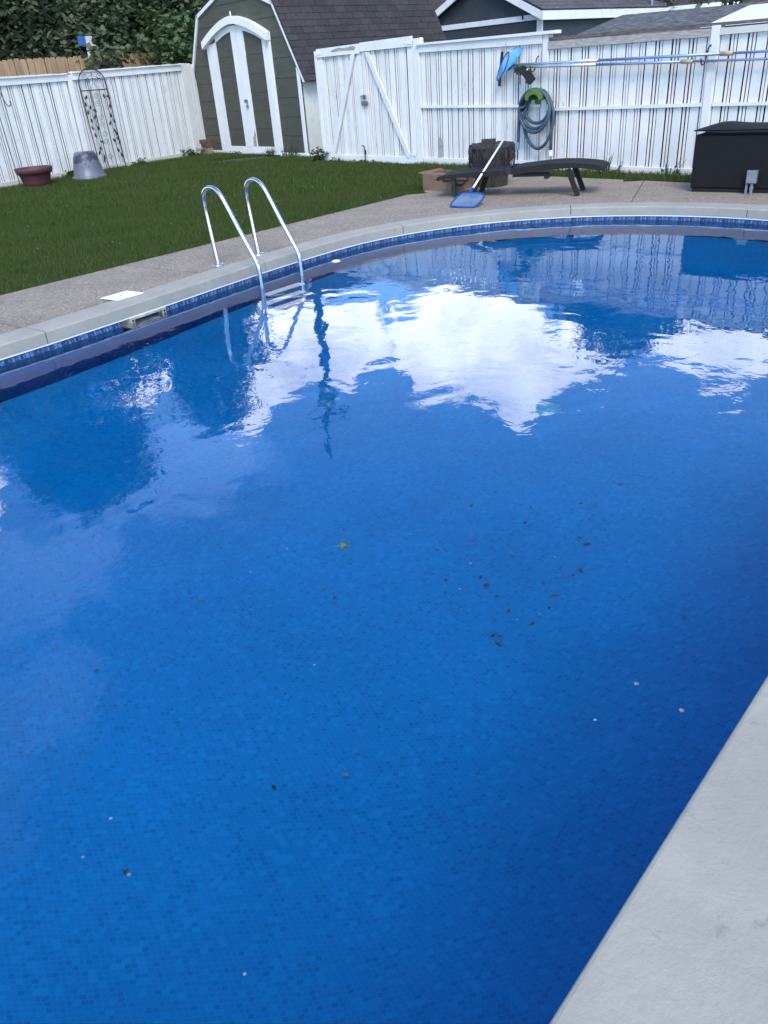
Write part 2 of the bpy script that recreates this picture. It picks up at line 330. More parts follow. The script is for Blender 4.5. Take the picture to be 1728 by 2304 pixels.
# ------------------------------------------------------------------ geometry helpers
class G:
    def __init__(s): s.v = []; s.f = []
    def add(s, vs, fs):
        o = len(s.v); s.v += [tuple(p) for p in vs]; s.f += [tuple(i + o for i in f) for f in fs]; return s
    def box(s, x0, x1, y0, y1, z0, z1):
        return s.add([(x0, y0, z0), (x1, y0, z0), (x1, y1, z0), (x0, y1, z0), (x0, y0, z1), (x1, y0, z1), (x1, y1, z1), (x0, y1, z1)],
                     [(0, 3, 2, 1), (4, 5, 6, 7), (0, 1, 5, 4), (1, 2, 6, 5), (2, 3, 7, 6), (3, 0, 4, 7)])
    def cbox(s, x0, x1, y0, y1, z0, z1, b=.004):
        """box with chamfered front (y0) edges"""
        vs = [(x0, y1, z0), (x1, y1, z0), (x1, y1, z1), (x0, y1, z1), (x0, y0 + b, z0), (x1, y0 + b, z0), (x1, y0 + b, z1), (x0, y0 + b, z1),
              (x0 + b, y0, z0 + b), (x1 - b, y0, z0 + b), (x1 - b, y0, z1 - b), (x0 + b, y0, z1 - b)]
        return s.add(vs, [(0, 3, 2, 1), (0, 1, 5, 4), (1, 2, 6, 5), (2, 3, 7, 6), (3, 0, 4, 7), (4, 5, 9, 8), (5, 6, 10, 9), (6, 7, 11, 10), (7, 4, 8, 11), (8, 9, 10, 11)])
    def prism(s, poly, y0, y1):
        """poly in (x,z), extruded along y"""
        n = len(poly)
        vs = [(x, y0, z) for x, z in poly] + [(x, y1, z) for x, z in poly]
        return s.add(vs, [tuple(range(n)), tuple(range(2 * n - 1, n - 1, -1))] + [(i, i + n, (i + 1) % n + n, (i + 1) % n) for i in range(n)])
    def slab(s, poly, z0, z1):
        """poly in (x,y), extruded along z"""
        n = len(poly)
        vs = [(x, y, z0) for x, y in poly] + [(x, y, z1) for x, y in poly]
        return s.add(vs, [tuple(range(n - 1, -1, -1)), tuple(range(n, 2 * n))] + [(i, (i + 1) % n, (i + 1) % n + n, i + n) for i in range(n)])
    def beam(s, a, b, w, h, upv=(0, 0, 1)):
        a, b = Vector(a), Vector(b); d = (b - a).normalized(); u = Vector(upv)
        sd = d.cross(u).normalized(); u = sd.cross(d).normalized()
        vs = [p + sd * (w / 2 * i) + u * (h / 2 * j) for p in (a, b) for i, j in ((-1, -1), (1, -1), (1, 1), (-1, 1))]
        return s.add(vs, [(0, 1, 2, 3), (7, 6, 5, 4), (0, 4, 5, 1), (1, 5, 6, 2), (2, 6, 7, 3), (3, 7, 4, 0)])
    def tube(s, pts, r, n=8, closed=False):
        pts = [Vector(p) for p in pts]; L = len(pts)
        rs = r if isinstance(r, (list, tuple)) else [r] * L
        vs = []; prev = None
        for i, p in enumerate(pts):
            a = pts[(i - 1) % L] if (closed or i) else p; b = pts[(i + 1) % L] if (closed or i < L - 1) else p
            d = (b - a).normalized()
            if prev is None:
                ref = Vector((0, 0, 1)) if abs(d.z) < .9 else Vector((1, 0, 0))
                prev = (ref - d * ref.dot(d)).normalized()
            else:
                prev = prev - d * prev.dot(d)
                prev = prev.normalized() if prev.length > 1e-6 else Vector((1, 0, 0))
            o = d.cross(prev)
            vs += [p + (prev * math.cos(2 * math.pi * k / n) + o * math.sin(2 * math.pi * k / n)) * rs[i] for k in range(n)]
        fs = []
        for i in range(L if closed else L - 1):
            j = (i + 1) % L
            fs += [(i * n + k, i * n + (k + 1) % n, j * n + (k + 1) % n, j * n + k) for k in range(n)]
        if not closed: fs += [tuple(range(n - 1, -1, -1)), tuple((L - 1) * n + k for k in range(n))]
        return s.add(vs, fs)
    def lathe(s, prof, n=24, c=(0, 0, 0), jit=0.0):
        vs = []
        for r, z in prof:
            for k in range(n):
                a = 2 * math.pi * k / n; q = r * (1 + jit * random.uniform(-1, 1))
                vs.append((c[0] + q * math.cos(a), c[1] + q * math.sin(a), c[2] + z + jit * .2 * random.uniform(-1, 1)))
        fs = [(i * n + k, i * n + (k + 1) % n, (i + 1) * n + (k + 1) % n, (i + 1) * n + k) for i in range(len(prof) - 1) for k in range(n)]
        fs += [tuple(range(n - 1, -1, -1)), tuple((len(prof) - 1) * n + k for k in range(n))]
        return s.add(vs, fs)
    def mesh(s, name, smooth=False):
        me = bpy.data.meshes.new(name); me.from_pydata([tuple(p) for p in s.v], [], s.f); me.update()
        if smooth: me.shade_smooth()
        return me

def rounded(pts, iters=2, closed=False):
    """Chaikin smoothing of a polyline"""
    pts = [Vector(p) for p in pts]
    for _ in range(iters):
        out = []
        L = len(pts)
        rngi = range(L if closed else L - 1)
        if not closed: out.append(pts[0])
        for i in rngi:
            a, b = pts[i], pts[(i + 1) % L]; out += [a * .75 + b * .25, a * .25 + b * .75]
        if not closed: out.append(pts[-1])
        pts = out
    return pts

def props(o, label=None, cat=None, group=None, kind=None):
    if label: o['label'] = label
    if cat: o['category'] = cat
    if group: o['group'] = group
    if kind: o['kind'] = kind
    return o
def thing(name, label, cat, loc=(0, 0, 0), rot=0.0, group=None):
    o = bpy.data.objects.new(name, None); COL.objects.link(o); o.location = loc; o.rotation_euler = (0, 0, rot)
    o.empty_display_size = .1
    return props(o, label, cat, group)
def part(name, g, mat, parent=None, smooth=False, label=None, kind=None):
    me = g if isinstance(g, bpy.types.Mesh) else g.mesh(name, smooth)
    if not me.materials: me.materials.append(mat)
    o = bpy.data.objects.new(name, me); COL.objects.link(o)
    if parent: o.parent = parent
    return props(o, label, kind=kind)
def solo(name, g, mat, label, cat, loc=(0, 0, 0), rot=0.0, group=None, smooth=False):
    o = part(name, g, mat, None, smooth); o.location = loc; o.rotation_euler = (0, 0, rot)
    return props(o, label, cat, group)
def place(o, loc, rot=None):
    o.location = loc
    if rot is not None: o.rotation_euler = rot
    return o

def np_quads(name, V, mat, parent=None, kind=None, tri=False):
    """V: (N,4,3) or (N,3,3) array of separate faces"""
    n, k = V.shape[0], V.shape[1]
    me = bpy.data.meshes.new(name)
    me.vertices.add(n * k); me.vertices.foreach_set('co', V.reshape(-1).astype(np.float32))
    me.loops.add(n * k); me.loops.foreach_set('vertex_index', np.arange(n * k, dtype=np.int32))
    me.polygons.add(n); me.polygons.foreach_set('loop_start', np.arange(0, n * k, k, dtype=np.int32))
    me.update(calc_edges=True); me.materials.append(mat)
    o = bpy.data.objects.new(name, me); COL.objects.link(o)
    if parent: o.parent = parent
    return props(o, kind=kind)

# ------------------------------------------------------------------ reference frames (metres)
AX = Vector((.687, .727, 0)).normalized(); NX = Vector((AX.y, -AX.x, 0))        # pool axis and its normal
def P(n, t, z=0.0): q = NX * n + AX * t; return Vector((q.x, q.y, z))
class Frame:
    """local x along a wall, local -y towards the yard, z up"""
    def __init__(s, p, d):
        s.p = Vector((p[0], p[1], 0)); s.d = Vector((d[0], d[1], 0)).normalized(); s.b = Vector((-s.d.y, s.d.x, 0)); s.rot = math.atan2(s.d.y, s.d.x)
    def at(s, x, y=0.0, z=0.0): q = s.p + s.d * x + s.b * y; return Vector((q.x, q.y, z))
FR = Frame((-.637, 17.248), (.6485, -.7612))      # right hand fence with the gates
FL = Frame((-7.103, 16.835), (.568, .823))        # left hand fence
SH = Frame((-1.023, 18.548), (.6485, -.7612))     # shed front
WL = -.138                                        # water level

# ------------------------------------------------------------------ pool outline
def halfw(t):
    if t < 1.8: return 2.63
    q = min(1, (t - 1.8) / 4.1); q = q * q * (3 - 2 * q); return 2.63 + .34 * q
NC = -2.97
out = []
for i in range(45): out.append((NC + halfw(t), t) if (t := i * 5.9 / 45) is not None else None)
for i in range(61):
    a = math.pi * i / 60; out.append((NC + 2.97 * math.cos(a), 5.9 + 2.87 * math.sin(a)))
for i in range(45): t = 5.9 * (1 - (i + 1) / 45); out.append((NC - halfw(t), t))
for i in range(1, 40): a = math.pi + math.pi * i / 40; out.append((NC + 2.63 * math.cos(a), 2.63 * math.sin(a)))
PO = [P(n, t) for n, t in out]                    # counter-clockwise seen from above? handled below
NV = len(PO)
def outward(i):
    d = (PO[(i + 1) % NV] - PO[i - 1]).normalized(); o = Vector((d.y, -d.x, 0))
    c = P(NC, 3); return o if o.dot(PO[i] - c) > 0 else -o
ON = [outward(i) for i in range(NV)]
arc = [0.0]
for i in range(1, NV): arc.append(arc[-1] + (PO[i] - PO[i - 1]).length)
TOTAL = arc[-1] + (PO[0] - PO[-1]).length
def with_uv(g, uvs, name, mat, parent=None, smooth=False):
    me = g.mesh(name, smooth); me.materials.append(mat)
    ul = me.uv_layers.new(name='UVMap')
    for lp in me.loops: ul.data[lp.index].uv = uvs[lp.vertex_index]
    o = bpy.data.objects.new(name, me); COL.objects.link(o)
    if parent: o.parent = parent
    return o

# basin: liner wall, slopes and floor
SK0, SK1 = 3.22, 3.53                                # skimmer mouth along the left side
def is_skim(i):
    n, t = out[i]; n2, t2 = out[(i + 1) % NV]
    return n < -5 and SK0 - .02 < (t + t2) / 2 < SK1 + .02
basin = props(bpy.data.objects.new('pool_basin', None), kind='structure'); COL.objects.link(basin)
g = G(); uvs = []
for i in range(NV + 1):
    p = PO[i % NV]; a = arc[i] if i < NV else TOTAL
    for z in (-.088, -.29): g.v.append((p.x, p.y, z)); uvs.append((a, z))
for i in range(NV):
    if not is_skim(i): g.f.append((2 * i, 2 * i + 1, 2 * i + 3, 2 * i + 2))
with_uv(g, uvs, 'border_liner', BORDER, basin)
g = G(); uvs = []
rings = [(0, -.29), (0, -.88), (.03, -.92), (.10, -.96), (.20, -1.01), (.45, -1.15), (.70, -1.285), (.82, -1.335), (.95, -1.355), (1.2, -1.362), (2.0, -1.365)]
for k, (d, z) in enumerate(rings):
    for i in range(NV + 1):
        p = PO[i % NV] - ON[i % NV] * d; a = arc[i] if i < NV else TOTAL
        g.v.append((p.x, p.y, z)); uvs.append((a, z) if k < 2 else ((a, -.97) if k == 2 else (p.x, p.y)))
m_ = NV + 1
# the floor gets its own vertices so that its print follows the ground plan
base_ = len(g.v)
for k, (d, z) in enumerate(rings):
    if k < 2: continue
    for i in range(NV):
        p = PO[i] - ON[i] * d; g.v.append((p.x, p.y, z)); uvs.append((p.x, p.y))
for i in range(NV):
    g.f.append((i, m_ + i, m_ + i + 1, i + 1)); g.f.append((m_ + i, 2 * m_ + i, 2 * m_ + i + 1, m_ + i + 1))
for k in range(len(rings) - 3):
    for i in range(NV):
        a = base_ + k * NV; g.f.append((a + i, a + NV + i, a + NV + (i + 1) % NV, a + (i + 1) % NV))
g.f.append(tuple(base_ + (len(rings) - 3) * NV + i for i in range(NV)))
_ml = with_uv(g, uvs, 'mosaic_liner', LINER, basin, True)
import bmesh
_bm = bmesh.new(); _bm.from_mesh(_ml.data); bmesh.ops.recalc_face_normals(_bm, faces=_bm.faces[:])
for f_ in _bm.faces:
    if f_.normal.z < -.05: f_.normal_flip()
_bm.to_mesh(_ml.data); _bm.free()
g = G()
for i in range(NV):                                  # thin pale track that holds the liner
    j = (i + 1) % NV
    if is_skim(i): pass
    a, b = PO[i], PO[j]; ia, ib = a - ON[i] * .006, b - ON[j] * .006
    g.add([(a.x, a.y, -.082), (ia.x, ia.y, -.082), (ia.x, ia.y, -.092), (a.x, a.y, -.092), (b.x, b.y, -.082), (ib.x, ib.y, -.082), (ib.x, ib.y, -.092), (b.x, b.y, -.092)],
          [(0, 4, 5, 1), (1, 5, 6, 2), (2, 6, 7, 3)])
part('liner_track', g, WHITE2, basin)

# water surface
g = G()
g.add([(p.x, p.y, WL) for p in PO], [tuple(range(NV))])
_i0 = [i for i in range(NV) if is_skim(i)]; _ia, _ib = _i0[0], (_i0[-1] + 1) % NV
_run = list(range(_ia, _i0[-1] + 2))
g.add([(PO[i % NV].x, PO[i % NV].y, WL) for i in _run] + [(PO[i % NV].x + ON[i % NV].x * .216, PO[i % NV].y + ON[i % NV].y * .216, WL) for i in reversed(_run)], [tuple(range(2 * len(_run)))])
wat = part('water', g, WATER, kind='structure')
_bw = bmesh.new(); _bw.from_mesh(wat.data)
for f_ in _bw.faces:
    f_.normal_update()
    if f_.normal.z < 0: f_.normal_flip()
_bw.to_mesh(wat.data); _bw.free()

# coping: separate cast sections with joints
coping = props(bpy.data.objects.new('pool_coping', None), kind='structure'); COL.objects.link(coping)
def cop_w(i): n, t = out[i]; return .30 if n > NC and t < 5 else .27
starts = [0]; acc = 0; cuts = []
# section boundaries chosen so that joints fall at t=2.43 on the far-left side and t=.70 near the camera
left_idx = min(range(NV), key=lambda i: abs(out[i][1] - 2.43) + (0 if out[i][0] < NC else 99))
right_idx = min(range(NV), key=lambda i: abs(out[i][1] - .66) + (0 if out[i][0] > NC else 99))
marks = [right_idx]
a = arc[right_idx]
while True:
    a += 1.93
    if a > arc[left_idx] - 1.0: break
    marks.append(min(range(NV), key=lambda i: abs(arc[i] - a)))
marks.append(left_idx); a = arc[left_idx]
while a + 3.0 < TOTAL:
    a += 1.93; marks.append(min(range(NV), key=lambda i: abs(arc[i] - a)))
marks = sorted(set(marks))
def coping_section(i0, i1):
    g = G(); idx = []
    k = i0
    while True:
        idx.append(k % NV)
        if k % NV == i1 % NV: break
        k += 1
    pts = [(PO[i], ON[i], cop_w(i)) for i in idx]
    d0 = (pts[1][0] - pts[0][0]).normalized() * .004; d1 = (pts[-1][0] - pts[-2][0]).normalized() * .004
    pts[0] = (pts[0][0] + d0, pts[0][1], pts[0][2]); pts[-1] = (pts[-1][0] - d1, pts[-1][1], pts[-1][2])
    prof = lambda w: [(w, -.06), (w, .006), (w - .004, .010), (.005, .010), (-.002, .0075), (-.006, .001), (-.006, -.078), (-.003, -.082), (.05, -.082)]
    n = 9
    for p, o, w in pts:
        for q, z in prof(w): g.v.append((p.x + o.x * q, p.y + o.y * q, z))
    for s_ in range(len(pts) - 1):
        for k in range(n):
            g.f.append((s_ * n + k, s_ * n + (k + 1) % n, (s_ + 1) * n + (k + 1) % n, (s_ + 1) * n + k))
    g.f.append(tuple(range(n))); g.f.append(tuple((len(pts) - 1) * n + k for k in range(n - 1, -1, -1)))
    return g
for a, b in zip(marks, marks[1:] + [marks[0]]):
    part('coping_section', coping_section(a, b), COPING, coping)

# ------------------------------------------------------------------ deck slabs
deck = props(bpy.data.objects.new('pool_deck', None), kind='structure'); COL.objects.link(deck)
def line_hit(p, d, a, b):
    """distance along ray p+d*s to the infinite line ab (None if behind)"""
    e = b - a; den = d.x * e.y - d.y * e.x
    if abs(den) < 1e-6: return None
    w = a - p; s_ = (w.x * e.y - w.y * e.x) / den
    return s_ if s_ > 0 else None
GE0, GE1 = P(-7.07, -4), P(-7.30, 8.95)             # lawn edge
FS0, FS1 = FR.at(-1, -.76), FR.at(9, -.76)          # planting strip along the fence
JT0, JT1 = Vector((.804, 11.355, 0)), Vector((3.5, 10.972, 0))
def outer_len(i):
    p = PO[i] + ON[i] * cop_w(i); best = 4.5
    for a, b in ((GE0, GE1), (FS0, FS1)):
        h = line_hit(p, ON[i], a, b)
        if h and h < best: best = h
    return best
def joint_len(i):
    p = PO[i] + ON[i] * cop_w(i); h = line_hit(p, ON[i], JT0, JT1)
    return h if h and h < 6 else 99
def left_mark(t): return min(range(NV), key=lambda i: abs(out[i][1] - t) + (0 if out[i][0] < NC else 99))
dm = sorted(set([left_mark(4.27), left_mark(2.43), left_mark(.5), left_mark(-1.6), right_idx] + [min(range(NV), key=lambda i: abs(arc[i] - q)) for q in (3.4, 6.3, 8.05, 9.9, 11.6)]))
def slab_part(idx, inner, outer_):
    q = []
    o_pts, i_pts = [], []
    for i in idx:
        p = PO[i] + ON[i] * (cop_w(i) + .004)
        i_pts.append(p + ON[i] * inner(i)); o_pts.append(p + ON[i] * outer_(i))
    n = len(idx)
    d0 = (i_pts[1] - i_pts[0]).normalized() * .006; d1 = (i_pts[-1] - i_pts[-2]).normalized() * .006
    i_pts[0] = i_pts[0] + d0; o_pts[0] = o_pts[0] + d0; i_pts[-1] = i_pts[-1] - d1; o_pts[-1] = o_pts[-1] - d1
    poly = [(p.x, p.y) for p in i_pts] + [(p.x, p.y) for p in reversed(o_pts)]
    g = G(); g.v = [(x, y, .001) for x, y in poly] + [(x, y, -.08) for x, y in poly]
    for k in range(n - 1):
        g.f.append((k, 2 * n - 1 - k, 2 * n - 2 - k, k + 1))
    L = 2 * n
    for k in range(L): g.f.append((k, (k + 1) % L, (k + 1) % L + L, k + L))
    return g
for a, b in zip(dm, dm[1:] + [dm[0] + NV]):
    idx = [k % NV for k in range(a, b + 1)]
    part('deck_slab', slab_part(idx, lambda i: 0, lambda i: min(outer_len(i), joint_len(i) - .006)), DECK, deck)
    run = [i for i in idx if joint_len(i) + .03 < outer_len(i)]
    if len(run) > 2:
        part('deck_slab', slab_part(run, lambda i: joint_len(i) + .006, lambda i: outer_len(i)), DECK, deck)

# ground: one annulus from under the coping out past the horizon
g = G(); c0 = P(NC, 3)
for f in (0, 1, 4, 12, 60, 400):
    for i in range(NV):
        p = PO[i] + ON[i] * .1; d = (p - c0).normalized(); q = p + d * f * 3
        g.v.append((q.x, q.y, -.035))
for k in range(5):
    for i in range(NV): g.f.append((k * NV + i, k * NV + (i + 1) % NV, (k + 1) * NV + (i + 1) % NV, (k + 1) * NV + i))
part('ground', g, GROUND, kind='structure')

# grass blades on the lawn (one countless mass)
def lawn_ok(x, y):
    n = NX.x * x + NX.y * y; t = AX.x * x + AX.y * y
    edge_n = -7.07 - .23 * (t + 4) / 12.95
    ok = n < edge_n + .03
    fl = (x - FL.p.x) * FL.b.x + (y - FL.p.y) * FL.b.y
    fr = (x - FR.p.x) * FR.b.x + (y - FR.p.y) * FR.b.y
    frs = (x - FR.p.x) * FR.d.x + (y - FR.p.y) * FR.d.y
    sh = (x - SH.p.x) * SH.b.x + (y - SH.p.y) * SH.b.y
    ok &= (fl < -.05) & (np.where(frs > -.1, fr < -.05, sh < -.08))
    strip = (fr < -.05) & (fr > -.66) & (frs > 2.2) & (frs < 9)
    # bare patch in front of the shed door
    bare = (((x + 2.35) / .9) ** 2 + ((y - 19.1) / .55) ** 2) < 1
    return (ok & ~bare) | strip
def blades(N, x0, x1, y0, y1, hmin, hmax, w):
    x = rng.uniform(x0, x1, N); y = rng.uniform(y0, y1, N); k = lawn_ok(x, y); x, y = x[k], y[k]
    tuft = np.sin(x * 3.1 + 1.7 * np.sin(y * 2.3)) * np.sin(y * 2.7 + x) * .5 + .5
    h = rng.uniform(hmin, hmax, len(x)) * (.75 + .5 * tuft); a = rng.uniform(0, 6.283, len(x)); ln = rng.uniform(.1, .7, len(x)) * h; la = rng.uniform(0, 6.283, len(x))
    ww = w * rng.uniform(.7, 1.4, len(x)); V = np.zeros((len(x), 4, 3))
    ca, sa = np.cos(a) * ww, np.sin(a) * ww
    V[:, 0] = np.c_[x - ca, y - sa, np.full(len(x), -.035)]; V[:, 1] = np.c_[x + ca, y + sa, np.full(len(x), -.035)]
    tx, ty = x + np.cos(la) * ln, y + np.sin(la) * ln
    V[:, 2] = np.c_[tx + ca * .25, ty + sa * .25, -.035 + h]; V[:, 3] = np.c_[tx - ca * .25, ty - sa * .25, -.035 + h]
    return V
V = np.concatenate([blades(420000, -9, 2, 6, 12.5, .03, .062, .0026), blades(330000, -9, 3, 12.5, 22.5, .035, .08, .0045), blades(60000, 1, 6, 9, 15, .04, .10, .004)])
grass = np_quads('lawn_grass', V, GRASS, kind='stuff')
g = G()
for _ in range(70):
    x, y = random.uniform(-7, .5), random.uniform(7, 13)
    if lawn_ok(np.array([x]), np.array([y]))[0]:
        g.lathe([(.002, 0), (.008, .003), (.004, .009)], 5, (x, y, .045))
part('clover_flowers', g, PETAL, kind='stuff')

# ------------------------------------------------------------------ fences
GAP, SLAT, WIDE = .0205, .0290, .1205
_board_cache = {}
def board(parent, x0, x1, z0, z1, y=0.0, th=.018, mat=WHITE):
    w, h = round(x1 - x0, 3), round(z1 - z0, 3); key = (w, h, th, mat.name)
    if key not in _board_cache:
        me = G().cbox(0, w, 0, th, 0, h, .003).mesh('fence_board'); me.materials.append(mat); _board_cache[key] = me
    o = part('fence_board', _board_cache[key], mat, parent)
    o.location = (x0, y + random.uniform(-.003, .003), z0); o.rotation_euler = (0, random.uniform(-.0025, .0025), random.uniform(-.015, .015))
    return o
def boards(parent, x0, x1, ztop, z0=.04, start=0.0):
    """repeats of one wide board and two narrow slats between posts"""
    x = x0 - start
    while x < x1 - .01:
        for w in (WIDE, SLAT, SLAT):
            w = round(w * random.uniform(.94, 1.06), 3)
            a, b = max(x, x0), min(x + w, x1)
            if b - a > .012: board(parent, a, b, z0 + random.uniform(-.006, .006), ztop + random.uniform(-.004, .004))
            x += w + GAP * random.uniform(.55, 1.3)
# left fence
fl = thing('white_board_fence', 'long white board fence on the left with a maroon pot and iron trellis in front', 'fence', FL.p, FL.rot)
boards(fl, -1.2, 2.17, 1.80, start=.05); boards(fl, 2.33, 5.45, 1.85, start=.06)
part('end_boards', G().cbox(5.46, 5.60, -.02, .05, -.03, 1.97).cbox(5.606, 5.70, -.014, .05, -.03, 1.965).cbox(5.706, 5.80, -.018, .05, -.03, 1.96).cbox(5.806, 5.90, -.022, .06, -.05, 1.94), WHITE, fl)
part('post', G().cbox(2.19, 2.305, -.03, .08, -.03, 1.86), WHITE, fl)
for a, b, z in ((-1.2, 2.18, 1.745), (2.315, 5.45, 1.785)):
    part('top_rail', G().add([(a, -.035, z - .02 if a < 0 else z - .02), (b, -.035, z + (.012 if a < 0 else .035)), (b, -.035, z + (.125 if a < 0 else .155)), (a, -.035, z + .10)], []).prism([(a, z - .02), (b, z + (.012 if a < 0 else .035)), (b, z + (.115 if a < 0 else .15)), (a, z + .10)], -.038, -.006), WHITE, fl)
    g = G()
    n = 14
    top = [(a + (b - a) * k / n, z + .105 + (.02 if a < 0 else .05) * k / n) for k in range(n + 1)]
    g.prism(top + [(x, zz_ + .028 + random.uniform(-.007, .012)) for x, zz_ in reversed(top)], -.07, .06)
    part('cap_board', g, WHITE, fl)
    part('bottom_rail', G().cbox(a, b, -.034, -.006, -.04, .085), WHITE_STAIN, fl)
    part('gap_shade_panel', G().box(a, b, .075, .09, -.03, z + .05), DARKWOOD_GAPSHADE, fl)  # dark sheet added behind the boards to paint the shade in the gaps
# right fence
fr = thing('white_board_fence', 'white board fence behind the lounge chair, hung with pool poles and a coiled hose', 'fence', FR.p, FR.rot)
boards(fr, 2.86, 5.40, 1.76, start=.03); boards(fr, 5.52, 7.99, 1.66, start=.05); boards(fr, 8.12, 10.4, 1.66, start=.02)
part('post', G().cbox(2.705, 2.845, -.03, .09, -.02, 1.925), WHITE, fr)
part('post', G().cbox(2.85, 2.90, -.035, .02, 1.83, 1.93), WHITE, fr)
part('post', G().cbox(5.41, 5.51, -.03, .08, -.02, 1.79), WHITE, fr)
part('post', G().cbox(8.0, 8.11, -.045, .08, -.02, 1.70), WHITE, fr)
part('top_rail', G().prism([(2.85, 1.715), (5.405, 1.68), (5.405, 1.79), (2.85, 1.815)], -.04, -.006), WHITE, fr)
part('cap_board', G().prism([(2.82, 1.82), (5.66, 1.79), (5.66, 1.832), (2.82, 1.85)], -.07, .07), WHITE, fr)
part('top_rail', G().prism([(5.515, 1.60), (7.995, 1.588), (7.995, 1.672), (5.515, 1.70)], -.042, -.006), BAREWOOD, fr, label='bare weathered top rail with paint worn off')
part('cap_board', G().prism([(5.515, 1.705), (10.4, 1.685), (10.4, 1.71), (5.515, 1.75)], -.03, .10), CAPWOOD, fr, label='bare brown cap board')
part('top_rail', G().prism([(8.115, 1.595), (10.4, 1.59), (10.4, 1.668), (8.115, 1.668)], -.04, -.006), WHITE_STAIN, fr)
part('middle_rail', G().prism([(2.85, .888), (5.40, .852), (5.40, .89), (2.85, .928)], -.036, -.006), WHITE, fr)
part('middle_rail', G().prism([(5.52, .80), (7.99, .812), (7.99, .852), (5.52, .842)], -.036, -.006), WHITE, fr)
part('middle_rail', G().prism([(8.12, .812), (10.4, .80), (10.4, .838), (8.12, .85)], -.036, -.006), WHITE, fr)
for a, b, z in ((2.85, 5.40, .105), (5.52, 7.99, .07), (8.12, 10.4, .07)):
    part('bottom_rail', G().cbox(a, b, -.034, -.006, -.02, z), WHITE, fr)
    part('gap_shade_panel', G().box(a, b, .075, .09, -.02, 1.6), DARKWOOD_GAPSHADE, fr)
# gates
def gate(name, label, x0, x1, zt, brace, hinge_left):
    t = thing(name, label, 'gate', FR.at(x0, 0, 0), FR.rot); w = x1 - x0
    s0, s1 = (.15, .11) if hinge_left else (.09, .15)
    boards(t, s0, w - s1, zt - .06, start=.07)
    part('stile', G().cbox(0, s0 - .012, -.02, .02, .0, zt - .10), WHITE, t); part('stile', G().cbox(w - s1 + .012, w, -.02, .02, .0, zt - .10), WHITE, t)
    part('top_rail', G().prism([(0, zt - .15), (w, zt - .15), (w, zt), (0, zt - .012)], -.045, -.008), WHITE, t)
    part('bottom_rail', G().cbox(0, w, -.036, -.008, -.01, .11), WHITE, t)
    (ax, az), (bx, bz) = brace; d = .055
    part('diagonal_brace', G().prism([(ax - d, az), (ax + d, az), (bx + d, bz), (bx - d, bz)], -.046, -.012), WHITE, t)
    part('gap_shade_panel', G().box(.02, w - .02, .075, .09, .0, zt - .1), DARKWOOD_GAPSHADE, t)
    hx = .03 if hinge_left else w - .03; sg = 1 if hinge_left else -1
    for z in (zt - .09, .16):
        part('hinge', G().prism([(hx - .04 * sg, z - .03), (hx + .13 * sg, z - .012), (hx + .13 * sg, z + .012), (hx - .04 * sg, z + .03)][::sg], -.053, -.047), WHITE2, t)
    return t
ga = gate('garden_gate', 'white gate leaf nearest the shed with a strip of paint peeled off its top rail', .105, 1.345, 1.945, ((1.06, 1.80), (.21, .06)), True)
part('peeled_patch', G().prism([(.42, 1.862), (.5, 1.856), (.78, 1.862), (1.12, 1.85), (1.16, 1.895), (1.10, 1.918), (.80, 1.905), (.68, 1.918), (.5, 1.893)], -.0475, -.0445), BAREWOOD, ga)
gb = gate('garden_gate', 'white gate leaf beside the long fence with a latch and diagonal brace', 1.365, 2.69, 1.968, ((.17, 1.80), (1.14, .10)), False)
part('latch', G().box(-.06, .10, -.06, -.047, 1.10, 1.125).box(-.06, .10, -.06, -.047, 1.075, 1.088).box(.03, .05, -.075, -.047, 1.06, 1.14), GALV, gb)
part('hasp', G().box(-.05, .13, -.056, -.047, .955, 1.03).box(.08, .12, -.075, -.056, .97, 1.015), GALV, gb)
part('drop_bolt', G().tube(rounded([(-.12, -.06, .28), (-.06, -.06, .28), (-.045, -.06, .25), (-.045, -.06, -.02)], 1), .009, 6).box(-.06, -.02, -.06, -.047, .13, .21), BLACKMETAL, gb)
post = solo('gate_post', G().cbox(0, .085, -.03, .07, -.03, 1.90), WHITE, 'white gate post standing close against the shed wall', 'post', FR.at(.01, 0, 0), FR.rot)

# tan picket fence behind
pf = thing('picket_fence', 'new tan dog-eared picket fence showing above the left white fence', 'fence', FL.at(0, 1.3, 0), FL.rot)
pk = None
for k in range(66):
    x = -.6 + k * .152
    if pk is None:
        w, h = .142, 2.16
        pk = G().prism([(0, 0), (w, 0), (w, h - .035), (w - .035, h), (.035, h), (0, h - .035)], 0, .018).mesh('picket'); pk.materials.append(TAN)
    o = part('picket', pk, TAN, pf); o.location = (x, random.uniform(-.004, .004), .055 + .008 * k * .15 + random.uniform(-.012, .012)); o.rotation_euler = (0, random.uniform(-.006, .006), 0)
part('rail', G().box(-.6, 9.4, .02, .06, 1.75, 1.84), TAN, pf)

